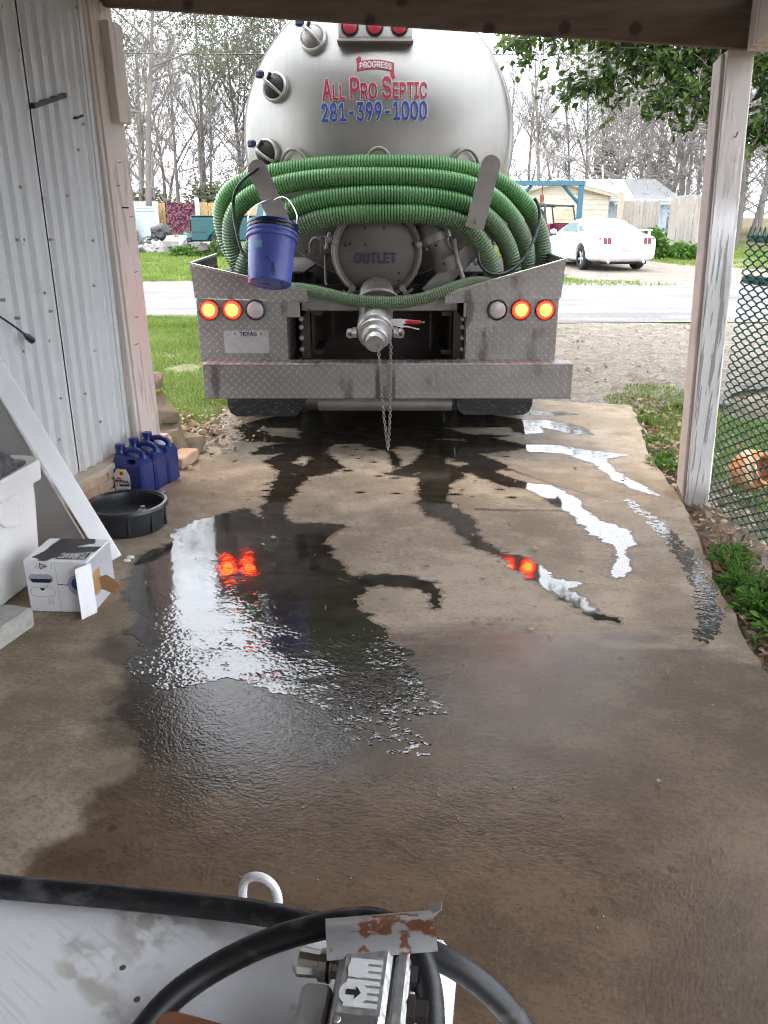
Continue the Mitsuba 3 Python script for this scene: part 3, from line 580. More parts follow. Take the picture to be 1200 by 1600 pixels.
part(truck, 'lettering_outline', on_head(halo(cat([main, num])), 0.002), 'white_print', False, label='white outline behind the lettering on the tank')
part(truck, 'company_lettering', on_head(main, 0.0055), 'red_print', False, label='red lettering across the tank end')
part(truck, 'phone_number', on_head(num, 0.0055), 'blue_print', False, label='blue phone number below the red lettering')
xs_ = np.linspace(-0.178, 0.066, 20)
arch = lambda x: 0.018 * (1 - ((x + 0.055) / 0.125) ** 2) - 0.06 * (x + 0.055) * 0.5
up = [(x, 2.452 + arch(x)) for x in xs_]; dn = [(x, 2.395 + arch(x)) for x in xs_[::-1]]
rib = extrude(up + dn, 0.002, 'y')
tailL = extrude([(-0.178, 2.45), (-0.185, 2.475), (-0.165, 2.492), (-0.150, 2.482), (-0.150, 2.465)], 0.002, 'y')
tailR = extrude([(0.040, 2.40), (0.066, 2.392), (0.072, 2.36), (0.052, 2.352), (0.046, 2.37)], 0.002, 'y')
part(truck, 'ribbon_emblem', on_head(cat([rib, tailL, tailR]), 0.004), 'red_print', False, label='small red ribbon emblem above the lettering')
pt = fit('PROGRESS', -0.160, 0.05, 0, 0.036)
v = np.array(pt.vertices); v[:, 2] += 2.405 + arch(v[:, 0]); pt.vertices = v
part(truck, 'ribbon_lettering', on_head(pt, 0.0075), 'white_print', False)

# sight glasses with hand knobs
for x, z, mt in ((-0.462, 2.60, 'worn_steel'), (-0.725, 2.315, 'grimy_black'), (-0.80, 1.915, 'grimy_black')):
    n_ = np.array([(x - XC) / RS, -math.sqrt(1 - ((x - XC) ** 2 + (z - ZC) ** 2) / RS ** 2), (z - ZC) / RS])
    A_ = trimesh.geometry.align_vectors((0, 0, 1), n_)
    c = np.array([x, float(head_y(x, z)), z])
    def put(m):
        m = m.copy(); m.apply_transform(A_); m.apply_translation(c); return m
    g = part(truck, 'sight_glass', put(lathe([(0.094, -0.03), (0.094, 0.035), (0.086, 0.043), (0.076, 0.04), (0.072, 0.03)], 28)), 'cast_metal')
    part(g, 'dome', put(lathe([(0.075, 0.028), (0.066, 0.055), (0.045, 0.075), (0.02, 0.084), (0, 0.086)], 24)), mt, True)
    up = np.array([0, 0, 1.0]); lx = np.array([-0.75, 0, 0.65]); lx /= np.linalg.norm(lx)
    k1 = c + n_ * 0.05 + lx * 0.088; k0 = c + n_ * 0.03 - lx * 0.097
    part(g, 'clamp_bar', tube(spline([k0, c + n_ * 0.105 - lx * 0.03, c + n_ * 0.105 + lx * 0.03, k1], 14), 0.011, 8), 'cast_metal')
    part(g, 'knob', mv(lathe([(0, -0.022), (0.022, -0.022), (0.03, -0.012), (0.03, 0.014), (0.02, 0.024), (0, 0.024)], 8), k1 + n_ * 0.035), 'navy_print', 20)
    part(g, 'lug', tube([k1 + (0.03, 0, -0.03), k1 + (0.055, -0.02, 0.02)], 0.012, 7), 'grimy_black')

# marker light panel
mp = part(truck, 'marker_panel', hull([(x, y, z) for x in (-0.295, 0.182) for y, z in ((5.97, 2.582), (6.22, 2.582), (5.985, 2.80), (6.42, 2.80), (5.965, 2.60))]), 'tank_steel')
part(mp, 'lip', box((-0.305, 5.94, 2.565), (0.192, 6.17, 2.581), 0.003), 'worn_steel')
for x in (-0.22, -0.06, 0.10):
    ml = part(truck, 'marker_light', mv(lathe([(0.056, -0.02), (0.058, 0.012), (0.05, 0.016), (0.046, 0.008)], 28, 'y'), (x, 5.97, 2.655)), 'black_rubber')
    part(ml, 'lens', mv(lathe([(0.047, 0.002), (0.045, 0.02), (0.03, 0.028), (0, 0.031)], 24, 'y'), (x, 5.97, 2.655)), 'red_print')

# outlet manway low on the tank end
MX, MZ = -0.05, 1.27
YM = 5.88
mw = part(truck, 'manway', mv(lathe([(0.285, -0.35), (0.285, -0.01), (0.30, 0.0), (0.305, 0.02), (0.29, 0.035), (0.275, 0.028), (0.265, 0.02), (0.25, 0.035), (0.15, 0.06), (0, 0.07)], 56, 'y'), (MX, YM, MZ)), 'tank_steel', 35)
g = np.linspace(0, 2 * PI, 49)[:-1]
part(mw, 'clamp_ring', tube(np.c_[MX + 0.30 * np.cos(g), np.full(48, YM - 0.028), MZ + 0.30 * np.sin(g)], 0.014, 8, closed=True), 'worn_steel')
for a in (0.18, 2.9, 4.1, 5.35, 1.45):
    x, z = MX + 0.315 * math.cos(a), MZ + 0.315 * math.sin(a)
    part(mw, 'clamp', mv(cat([box((-0.045, -0.06, -0.018), (0.05, -0.01, 0.018), 0.005), mv(lathe([(0, 0), (0.02, 0), (0.02, 0.03), (0, 0.03)], 6, 'y'), (-0.02, -0.06, 0)), tube([(0.03, -0.05, -0.05), (0.03, -0.05, 0.06)], 0.011, 6)]), (x, YM, z), ry=-a), 'worn_steel')
ol = text('OUTLET', 0.066, 0.002, True); ol.apply_translation((-ol.bounds.mean(0)[0], 0, 0)); ol.apply_scale((0.29 / (ol.bounds[1, 0] - ol.bounds[0, 0]), 1, 1))
part(mw, 'lettering', mv(ol, (MX - 0.008, YM - 0.077, MZ - 0.068)), 'navy_print', False, label='dark blue OUTLET lettering on the round manway')
# fittings round it
def onh(x, z, off=0.0): return np.array([x, float(head_y(x, z)) - off, z])
part(truck, 'spotted_plate', mv(box((-0.06, -0.05, -0.065), (0.06, 0.06, 0.065), 0.008), onh(-0.40, 1.31)), 'tank_steel')
part(truck, 'hook_rod', tube(spline([onh(-0.42, 1.02, 0.06), onh(-0.42, 1.25, 0.06), onh(-0.44, 1.335, 0.07), onh(-0.49, 1.36, 0.07), onh(-0.525, 1.32, 0.07), onh(-0.525, 1.26, 0.07)], 30), 0.011, 8), 'worn_steel')
vl = part(truck, 'valve_body', tube(spline([(0.335, 6.05, 1.50), (0.33, 5.86, 1.50), (0.345, 5.82, 1.40), (0.40, 5.80, 1.27), (0.44, 5.80, 1.16)], 20), [0.075] * 6 + [0.085] * 7 + [0.07] * 3 + [0.09] * 4, 20), 'tank_steel')
part(vl, 'collar', tube([(0.352, 5.815, 1.385), (0.37, 5.808, 1.34)], 0.099, 20), 'worn_steel')
part(vl, 'lever', tube([(0.47, 5.75, 1.36), (0.50, 5.74, 1.22), (0.54, 5.72, 1.10), (0.58, 5.70, 1.0)], 0.016, 8), 'worn_steel')
part(truck, 'brace_bar', mv(box((-0.06, -0.02, -0.36), (0.06, 0.02, 0.36), 0.006), (0.56, 5.86, 1.24), ry=0.78), 'worn_steel')
part(truck, 'copper_fitting', tube(spline([(0.62, 5.75, 1.2), (0.66, 5.72, 1.26), (0.70, 5.72, 1.36)], 8), [0.02, 0.03, 0.03, 0.018, 0.018, 0.03, 0.03, 0.02], 10), 'rusty_steel')
for x in (-0.62, -0.036, 0.56):
    part(truck, 'grab_loop', tube(spline([onh(x - 0.085, 1.83, 0.0), onh(x - 0.08, 1.87, 0.04), onh(x - 0.03, 1.925, 0.05), onh(x + 0.03, 1.925, 0.05), onh(x + 0.08, 1.87, 0.04), onh(x + 0.085, 1.83, 0.0)], 22), 0.012, 8), 'worn_steel')
part(truck, 'hose_mark', mv(lathe([(0.083, 0), (0.083, 0.012), (0.09, 0.012), (0.09, 0)], 30, 'y'), onh(-0.036 + 0.21, 2.53) ), 'tank_steel') if False else None

# hose trays (left and right tail boxes)
def tray(s, x_out, x_in, z_out, z_in, x_low_out, x_low_in):
    t = part(truck, 'tail_tray', extrude([(x_out, z_out), (x_in, z_in), (x_in + 0.004 * s, z_in - 0.05), (x_in - 0.1 * s * -1 * 0, 0.995), (x_out + 0.008 * -s, 0.995)], 0.006, 'y'), 'tread_plate', False)
    m = scene[t]
    scene.pop(t); labels.pop(t, None)
    key = t
    front = mv(extrude([(x_out, z_out), (x_in, z_in), (x_in, z_in - 0.06), (x_out - s * 0.02, 1.0)], 0.006, 'y'), (0, 5.44, 0))
    lipb = tube([(x_out, 5.443, z_out), (x_in, 5.443, z_in)], 0.009, 8)
    side = hull([(x_out, 5.4465, z_out - 0.001), (x_out, 6.3, z_out + 0.02), (x_out - s * 0.006, 5.4465, z_out - 0.001), (x_out - s * 0.006, 6.3, z_out + 0.02), (x_out - s * 0.015, 5.4465, 1.0), (x_out - s * 0.015, 6.3, 1.0), (x_out - s * 0.021, 5.4465, 1.0), (x_out - s * 0.021, 6.3, 1.0)])
    lip2 = tube([(x_out - s * 0.003, 5.443, z_out), (x_out - s * 0.003, 6.3, z_out + 0.02)], 0.011, 8)
    floor = hull([(x_out - s * 0.024, 5.447, 0.996), (x_in - s * 0.01, 5.447, 0.975), (x_out - s * 0.024, 6.3, 0.996), (x_in - s * 0.01, 6.3, 0.975), (x_out - s * 0.024, 5.447, 0.99), (x_in - s * 0.01, 5.447, 0.969), (x_out - s * 0.024, 6.3, 0.99), (x_in - s * 0.01, 6.3, 0.969)])
    scene[key] = mikit.ply(cat([front, side, floor]), 'tread_plate', 20)
    part(key, 'lip', cat([lipb, lip2]), 'bright_steel', 30)
    bx_ = part(truck, 'light_box', cat([box((x_low_out, 5.452, 0.585), (x_low_in, 5.47, 0.99), 0.003), box((x_low_in - s * -0.0 - 0.006, 5.4705, 0.585), (x_low_in, 6.0, 0.99)) if s > 0 else box((x_low_in - 0.006, 5.4705, 0.585), (x_low_in, 6.0, 0.99)), box((x_low_out, 5.4705, 0.585), (x_low_out + (0.006 if x_low_out < 0 else -0.006), 6.0, 0.99))]), 'tread_plate', 20)
    return key, bx_
tl, bl = tray(-1, -1.255, -0.50, 1.216, 1.044, -1.235, -0.645)
tr, br = tray(1, 1.175, 0.40, 1.242, 1.025, 1.150, 0.545)
def red_flame(p, n, uv): return mi.Color3f(1, 0, 0)
for x, lit in ((-1.152, 1), (-1.0, 1), (-0.848, 0), (0.747, 0), (0.903, 1), (1.063, 1)):
    L = part(truck, 'tail_light', mv(lathe([(0.068, -0.004), (0.068, 0.012), (0.062, 0.017), (0.056, 0.012), (0.055, 0.0)], 32, 'y'), (x, 5.452, 0.925)), 'black_rubber', label='lit red tail light' if lit else 'unlit white reversing light')
    lens = mv(lathe([(0.056, 0.004), (0.054, 0.014), (0.04, 0.02), (0, 0.023)], 28, 'y'), (x, 5.452, 0.925))
    if lit:
        part(L, 'lens', mv(lathe([(0.041, 0.0188), (0.03, 0.0215), (0, 0.023)], 28, 'y'), (x, 5.452, 0.925)), 'red_plastic', True, emitter={'type': 'area', 'radiance': C(1.3, 0.085, 0.008)})
        part(L, 'lens_rim', mv(lathe([(0.056, 0.004), (0.054, 0.013), (0.0415, 0.0186)], 28, 'y'), (x, 5.452, 0.925)), 'red_plastic', True, emitter={'type': 'area', 'radiance': C(2.2, 0.010, 0.004)})
        dots = []
        for rr, k_ in ((0.0, 1), (0.017, 6), (0.034, 12)):
            for q_ in range(k_):
                a = q_ * 2 * PI / k_ + rr * 30
                dots.append(mv(lathe([(0.0066, 0.0), (0.005, 0.004), (0, 0.0055)], 8, 'y'), (x + rr * math.cos(a), 5.452 - 0.0205 + rr * rr * 3.2, 0.925 + rr * math.sin(a))))
        part(L, 'diode', cat(dots), 'red_plastic', True, stuff=True, emitter={'type': 'area', 'radiance': C(2.6, 0.3, 0.03)})
    else:
        part(L, 'lens', lens, 'clear_lens', True)
# licence plate (number left blank)
lp = part(truck, 'license_plate', mv(extrude(Polygon([(-0.15, -0.075), (0.15, -0.075), (0.15, 0.075), (-0.15, 0.075)]).buffer(-0.012).buffer(0.012), 0.003, 'y'), (-0.917, 5.4475, 0.715)), 'plate_white', label='white licence plate with the state name and no readable number')
tx = text('TEXAS', 0.026, 0.001, True); tx.apply_translation((-tx.bounds.mean(0)[0], 0, 0))
part(lp, 'lettering', mv(tx, (-0.905, 5.4465, 0.755)), 'navy_print', False)
part(lp, 'star', mv(cat([mv(lathe([(0.006, 0), (0.006, 0.001), (0, 0.001)], 5, 'y'), (dx, 0, 0)) for dx in (-0.085, 0.085)]), (-0.905, 5.4472, 0.768)), 'navy_print', False)
part(lp, 'emblem', mv(tube([(0, 0, 0), (0.008, 0, 0.012), (0.014, 0, -0.002), (0.022, 0, 0.011), (0.03, 0, 0.0)], 0.0018, 4), (-1.05, 5.4465, 0.758)), 'grey_print', False)
# bumper
bm = part(truck, 'bumper', cat([box((-1.19, 5.285, 0.366), (1.24, 5.296, 0.598), 0.004), box((-1.19, 5.2965, 0.590), (1.24, 5.455, 0.5985), 0.002), box((-1.19, 5.2965, 0.366), (1.24, 5.36, 0.372)),
     box((-1.19, 5.2965, 0.3725), (-1.184, 5.455, 0.5895)), box((1.234, 5.2965, 0.3725), (1.24, 5.455, 0.5895))]), 'tread_plate', 20)
# chassis between the boxes
part(truck, 'cross_member', box((-0.56, 5.60, 0.90), (0.50, 5.66, 1.0), 0.006), 'worn_steel')
part(truck, 'cross_member', box((-0.60, 5.78, 0.40), (0.54, 5.9, 0.52), 0.01), 'grimy_black')
for s, x in ((-1, -0.455), (1, 0.425)):
    part(truck, 'frame_rail', cat([box((x - 0.035, 5.55, 0.62), (x + 0.035, 13.6, 0.645)), box((x - 0.035, 5.55, 0.875), (x + 0.035, 13.6, 0.90)), box((x + s * 0.022, 5.55, 0.6455), (x + s * 0.034, 13.6, 0.8745))]), 'grimy_black', False)
    gs = part(truck, 'gusset_plate', hull([(x + s * 0.10, 5.50, 0.60), (x + s * 0.10, 5.515, 0.60), (x + s * 0.04, 5.50, 0.60), (x + s * 0.04, 5.515, 0.60), (x + s * 0.10, 5.50, 0.86), (x + s * 0.10, 5.515, 0.86), (x + s * 0.04, 5.50, 0.93), (x + s * 0.04, 5.515, 0.93)]), 'grimy_black')
    for zz in (0.66, 0.735, 0.805, 0.86):
        part(gs, 'bolt', mv(lathe([(0, 0.016), (0.010, 0.015), (0.011, 0.0), (0.017, -0.002), (0.017, -0.006)], 6, 'y'), (x + s * 0.10, 5.498, zz)), 'worn_steel', 20)
    part(truck, 'corner_bracket', box((x + s * 0.10, 5.458, 0.875), (x + s * 0.19, 5.468, 0.985), 0.003), 'worn_steel')
    part(truck, 'inner_channel', cat([box((x - s * 0.11, 5.70, 0.63), (x - s * 0.095, 5.80, 0.93)), box((x - s * 0.20, 5.70, 0.90), (x - s * 0.111, 5.80, 0.93))]), 'grimy_black', False)
part(truck, 'under_tube', tube([(-0.46, 5.60, 0.272), (0.475, 5.60, 0.272)], 0.058, 20), 'worn_steel')
for x0, x1, dz in ((-1.15, -0.605, 0.0), (0.535, 1.09, 0.012)):
    fl = hull([(x0, 5.84, 0.42), (x1, 5.84, 0.42), (x0, 5.852, 0.42), (x1, 5.852, 0.42)] + [(x0 + a, 5.84 + d, z) for a, z in ((0.0, 0.19), (0.02, 0.14), (0.06, 0.115)) for d in (0, 0.012)] + [(x1 - a, 5.84 + d, z) for a, z in ((0.0, 0.19), (0.02, 0.14), (0.06, 0.115)) for d in (0, 0.012)])
    part(truck, 'mud_flap', mv(fl, (0, 0, dz)), 'black_rubber', 20)
def tyre(w=0.26, r=0.51):
    t = lathe([(0.27, -w * 0.36), (0.30, -w * 0.5), (r - 0.05, -w * 0.5), (r - 0.012, -w * 0.42), (r, -w * 0.3), (r, -0.03), (r - 0.014, -0.026), (r - 0.014, -0.012), (r, -0.008), (r, 0.008), (r - 0.014, 0.012), (r - 0.014, 0.026), (r, 0.03), (r, w * 0.3), (r - 0.012, w * 0.42), (r - 0.05, w * 0.5), (0.30, w * 0.5), (0.27, w * 0.36)], 48, 'x')
    return t
for yy, xsx in ((6.55, (-1.07, -0.78, 0.71, 1.0)), (7.85, (-1.07, -0.78, 0.71, 1.0)), (13.2, (-1.0, 0.93))):
    for x in xsx:
        w_ = part(truck, 'tyre', mv(tyre(), (x, yy, 0.51)), 'tyre_rubber', 35)
        part(w_, 'rim', mv(lathe([(0, -0.05), (0.12, -0.05), (0.16, 0.0), (0.275, -0.1), (0.275, 0.1)], 24, 'x'), (x, yy, 0.51)), 'wheel_silver')
    part(truck, 'axle', mv(cat([tube([(-1.0, yy, 0.51), (0.93, yy, 0.51)], 0.075, 12), mv(trimesh.creation.icosphere(2, 0.22), (XC, yy, 0.51))]), (0, 0, 0)), 'grimy_black')
part(truck, 'fender', cat([box((-1.24, 6.31, 1.10), (-0.6, 8.6, 1.115)), box((0.53, 6.31, 1.10), (1.17, 8.6, 1.115))]), 'grimy_black', False)
for y_ in (6.6, 8.4, 10.6): part(truck, 'saddle', box((XC - 0.5, y_, 0.905), (XC + 0.5, y_ + 0.1, 1.2)), 'grimy_black', False)
part(truck, 'bulkhead', box((-1.2, 8.75, 0.30), (1.13, 8.8, 1.45)), 'grimy_black')
part(truck, 'splash_board', box((-0.58, 6.02, 0.45), (0.52, 6.05, 1.04)), 'grimy_black')
part(truck, 'pump_box', box((0.5, 9.6, 0.45), (1.15, 10.8, 1.1), 0.02), 'tread_plate')
cab = part(truck, 'cab', hull([(x, y, z) for x, y, z in [(-1.15, 12.0, 0.75), (1.08, 12.0, 0.75), (-1.1, 12.0, 2.55), (1.03, 12.0, 2.55), (-1.1, 13.2, 2.55), (1.03, 13.2, 2.55), (-1.15, 13.9, 1.75), (1.08, 13.9, 1.75), (-1.15, 13.9, 0.75), (1.08, 13.9, 0.75)]]), 'car_white')
part(cab, 'rear_window', box((-0.7, 11.985, 1.8), (0.63, 11.999, 2.3)), 'car_glass')
part(truck, 'hood', hull([(x, y, z) for x in (-0.85, 0.78) for y, z in ((13.9, 0.7), (15.3, 0.7), (15.3, 1.5), (13.9, 1.75))]), 'car_white')

# drop pipe, coupling, cap and chain under the outlet
op = part(truck, 'drop_pipe', tube(spline([(MX, 5.80, 1.0), (MX, 5.70, 0.96), (MX - 0.005, 5.56, 0.88), (MX - 0.008, 5.42, 0.80)], 16), [0.12, 0.122, 0.122, 0.12] + [0.115] * 12, 24), 'worn_steel', 30)
part(op, 'flange', mv(hull([(0.14 * math.cos(a), d, 0.14 * math.sin(a) * (1 if math.sin(a) > 0 else 0.6)) for a in np.linspace(0, 2 * PI, 25) for d in (0, 0.018)]), (MX + 0.01, 5.60, 0.965), rx=0.95, rz=0.05), 'worn_steel')
cpl = part(truck, 'coupling', mv(lathe([(0.06, -0.1), (0.118, -0.1), (0.122, -0.03), (0.122, 0.0), (0.112, 0.012), (0.104, 0.012), (0.104, 0.03), (0.114, 0.036), (0.112, 0.052), (0.09, 0.062), (0.086, 0.10), (0.075, 0.112), (0.064, 0.112)], 36, 'y'), (MX - 0.008, 5.40, 0.795), rx=0.42), 'cast_metal', 35)
part(cpl, 'cap', mv(lathe([(0.066, 0.10), (0.066, 0.15), (0.06, 0.16), (0.0, 0.16)], 30, 'y'), (MX - 0.008, 5.40, 0.795), rx=0.42), 'cast_metal', 35)
for s in (-1, 1):
    part(cpl, 'cam_arm', mv(cat([box((s * 0.118, -0.06, -0.02), (s * 0.15, 0.02, 0.02), 0.006), mv(lathe([(0.012, -0.02), (0.026, -0.02), (0.026, 0.02), (0.012, 0.02)], 14, 'y'), (s * 0.165, -0.03, 0))]), (MX - 0.008, 5.40, 0.795), rx=0.42), 'cast_metal')
def chain(P, n_):
    P = np.asarray(P, float); d = np.r_[0, np.cumsum(np.linalg.norm(np.diff(P, axis=0), axis=1))]
    s = np.linspace(0, d[-1], n_); Q = np.stack([np.interp(s, d, P[:, k_]) for k_ in range(3)], 1)
    l = d[-1] / (n_ - 1); out = []
    g = np.linspace(0, 2 * PI, 11)[:-1]
    for q_ in range(n_ - 1):
        c = (Q[q_] + Q[q_ + 1]) / 2; t = (Q[q_ + 1] - Q[q_]) / l
        u = np.cross(t, (0.3, 1, 0.1)); u /= np.linalg.norm(u); w = np.cross(t, u)
        uu = u if q_ % 2 else w
        out.append(tube(c + np.outer(np.cos(g) * l * 0.68, t) + np.outer(np.sin(g) * 0.0085, uu), 0.0032, 5, closed=True))
    return cat(out)
low = np.array([0.028, 5.22, 0.03])
part(truck, 'chain', cat([chain([(-0.035, 5.235, 0.70), (-0.03, 5.232, 0.6), (0.0, 5.225, 0.25), low], 34), chain([low, (0.04, 5.222, 0.3), (0.042, 5.235, 0.6), (0.045, 5.26, 0.74)], 36)]), 'worn_steel', True, stuff=True)
part(truck, 'chain_ring', mv(tube(np.c_[0.016 * np.cos(g := np.linspace(0, 2 * PI, 17)[:-1]), 0 * g, 0.016 * np.sin(g)], 0.003, 6, closed=True), (-0.037, 5.238, 0.717)), 'worn_steel')
# hose rack arms
for x0, z0, x1, z1 in ((-0.665, 1.46, -0.822, 1.835), (0.585, 1.43, 0.688, 1.865)):
    dx, dz = x1 - x0, z1 - z0; L_ = math.hypot(dx, dz); w = 0.06
    pp = affinity.rotate(Polygon([(-w, 0), (w, 0), (w, L_ - w), (-w, L_ - w)]).union(Point(0, L_ - w).buffer(w, 12)), -math.degrees(math.atan2(dx, dz)), origin=(0, 0))
    part(truck, 'rack_arm', mv(cat([extrude(pp, 0.012, 'y'), ]), (x0, 5.53, z0)), 'arm_steel', False)
    part(truck, 'rack_strut', tube([(x0, 5.545, z0 + 0.08), (x0 * 0.95, 5.95, z0 + 0.05)], 0.03, 10), 'worn_steel')
part(truck, 'arm_bolt', mv(tube([(0, 0, 0), (0, -0.03, 0)], 0.012, 6), (0.60, 5.53, 1.47)), 'worn_steel')

# ------------------------------------------------------------------ suction hose lying over the rack arms
def ribbed(P, r, pitch=0.0195, n=18, amp=0.0058):
    P = spline(P, 240); d = np.r_[0, np.cumsum(np.linalg.norm(np.diff(P, axis=0), axis=1))]
    k_ = int(d[-1] / pitch) * 4
    s = np.linspace(0, d[-1], k_); Q = np.stack([np.interp(s, d, P[:, a]) for a in range(3)], 1)
    rr = r + amp * np.array([-1, 0.55, 1, 0.55])[np.arange(k_) % 4]
    return tube(Q, rr, n)
hose = thing('suction_hose', 'thick green ribbed suction hose coiled over the arms on the back of the truck', 'hose')
LOOPS = [
 [(-0.98, 6.02, 1.02), (-1.09, 6.03, 1.28), (-1.135, 6.0, 1.50), (-1.06, 5.96, 1.66), (-0.82, 5.92, 1.76), (-0.45, 5.86, 1.815), (0.0, 5.83, 1.83), (0.40, 5.86, 1.815), (0.75, 5.93, 1.735), (1.0, 6.0, 1.56), (1.12, 6.04, 1.34), (1.13, 6.06, 1.16), (1.02, 6.08, 1.0)],
 [(-0.90, 5.93, 1.0), (-1.02, 5.93, 1.2), (-1.06, 5.90, 1.40), (-0.97, 5.85, 1.58), (-0.76, 5.79, 1.68), (-0.42, 5.73, 1.735), (0.0, 5.71, 1.745), (0.36, 5.73, 1.73), (0.66, 5.79, 1.66), (0.87, 5.87, 1.50), (0.99, 5.93, 1.28), (0.98, 5.98, 1.0)],
 [(-0.99, 5.75, 1.02), (-0.93, 5.76, 1.24), (-0.80, 5.75, 1.42), (-0.62, 5.71, 1.545), (-0.38, 5.68, 1.61), (0.0, 5.665, 1.635), (0.34, 5.68, 1.615), (0.60, 5.72, 1.55), (0.78, 5.78, 1.41), (0.88, 5.82, 1.22), (0.87, 5.86, 0.99)],
 [(-0.80, 5.70, 1.0), (-0.81, 5.68, 1.14), (-0.73, 5.67, 1.31), (-0.58, 5.66, 1.425), (-0.36, 5.645, 1.50), (0.0, 5.635, 1.522), (0.30, 5.64, 1.51), (0.54, 5.67, 1.44), (0.68, 5.70, 1.29), (0.745, 5.73, 1.12), (0.74, 5.74, 0.99)],
]
for P in LOOPS: part(hose, 'loop', ribbed(P, 0.057), 'hose_green', 70)
h2 = one('suction_hose', ribbed([(-0.78, 5.62, 1.04), (-0.62, 5.52, 1.055), (-0.45, 5.47, 1.04), (-0.22, 5.46, 0.99), (0.0, 5.46, 0.972), (0.2, 5.46, 0.985), (0.42, 5.47, 1.05), (0.62, 5.58, 1.09), (0.8, 5.66, 1.04)], 0.038, 0.015, 14, 0.004), 'hose_green',
         'thinner green ribbed hose drooping across below the round manway', 'hose', 70)
def strap(P, w=0.011): return tube(spline(P, 30), w, 8)
one('rubber_strap', strap([(-0.79, 5.51, 1.79), (-0.92, 5.60, 1.71), (-1.0, 5.72, 1.58), (-0.97, 5.66, 1.36), (-0.93, 5.63, 1.26), (-0.84, 5.58, 1.17), (-0.76, 5.56, 1.16)]), 'black_rubber', 'black rubber strap holding the hose at the left rack arm', 'strap', True)
one('rubber_strap', strap([(1.03, 5.93, 1.62), (1.07, 5.90, 1.50), (1.02, 5.82, 1.34), (0.94, 5.745, 1.22), (0.80, 5.66, 1.14), (0.68, 5.61, 1.16), (0.62, 5.6, 1.28)]), 'black_rubber', 'black rubber strap holding the hose at the right rack arm', 'strap', True)

# ------------------------------------------------------------------ blue bucket hung from the left arm
bk = thing('bucket', 'dirty blue plastic bucket hanging by its wire handle from the left hose arm', 'bucket')
BT = lambda m: mv(m, (-0.705, 5.14, 1.105), rx=-0.34, ry=0.06)
part(bk, 'body', BT(lathe([(0.0, 0.004), (0.122, 0.004), (0.132, 0.012), (0.146, 0.30), (0.146, 0.37), (0.139, 0.37), (0.128, 0.02), (0, 0.014)], 40)), 'blue_plastic', 35)
for zz, r_, mt in ((0.285, 0.158, 'blue_plastic'), (0.318, 0.154, 'blue_plastic'), (0.34, 0.156, 'black_plastic'), (0.362, 0.157, 'navy_plastic')):
    part(bk, 'rim_ring', BT(lathe([(0.144, zz - 0.011), (r_, zz - 0.009), (r_ + 0.002, zz), (r_, zz + 0.008), (0.144, zz + 0.009)], 40)), mt, 35)
part(bk, 'handle', tube(spline([(-0.548, 5.25, 1.44), (-0.532, 5.27, 1.49), (-0.565, 5.36, 1.56), (-0.625, 5.46, 1.615), (-0.70, 5.50, 1.60)], 24), 0.004, 6), 'bright_steel')
part(bk, 'handle', tube(spline([(-0.825, 5.25, 1.45), (-0.84, 5.30, 1.49), (-0.81, 5.40, 1.56), (-0.74, 5.49, 1.60), (-0.70, 5.50, 1.60)], 24), 0.004, 6), 'bright_steel')
ga = np.linspace(-2.35, -1.85, 8)
part(bk, 'label_patch', BT(tri([(0.1425 * math.cos(a) * (1 + 0.02 * (z - 0.2)), 0.1425 * math.sin(a), z) for a in ga for z in (0.19, 0.245)], [f for q_ in range(7) for f in ((2 * q_, 2 * q_ + 2, 2 * q_ + 3), (2 * q_, 2 * q_ + 3, 2 * q_ + 1))])), 'teal_print', True)

# locking pliers clipped on the coupling
pl_ = thing('locking_pliers', 'locking pliers with a red grip clipped beside the pipe coupling', 'pliers')
PX = lambda m: mv(m, (0.05, 5.30, 0.852), ry=0.04)
part(pl_, 'jaws', PX(cat([hull([(-0.005, y, z) for y in (-0.008, 0.008) for z in (0.01, 0.03)] + [(0.05, y, z) for y in (-0.008, 0.008) for z in (0.0, 0.035)] + [(0.10, y, z) for y in (-0.007, 0.007) for z in (0.01, 0.032)]), hull([(0.0, y, z) for y in (-0.007, 0.007) for z in (-0.008, 0.006)] + [(0.075, y, z) for y in (-0.007, 0.007) for z in (-0.022, 0.004)])])), 'bright_steel', 20)
part(pl_, 'grip', PX(tube([(0.085, 0, 0.02), (0.11, 0, 0.019), (0.15, 0, 0.016), (0.185, 0, 0.018)], [0.010, 0.014, 0.014, 0.012], 8)), 'red_enamel')
part(pl_, 'lever', PX(tube([(0.06, 0, -0.012), (0.10, 0, -0.012), (0.14, 0, -0.02), (0.178, 0, -0.028)], [0.009, 0.007, 0.006, 0.005], 6)), 'bright_steel')
part(pl_, 'screw', PX(tube([(0.185, 0, 0.018), (0.202, 0, 0.018), (0.204, 0, 0.018), (0.21, 0, 0.018)], [0.004, 0.004, 0.009, 0.009], 8)), 'bright_steel')

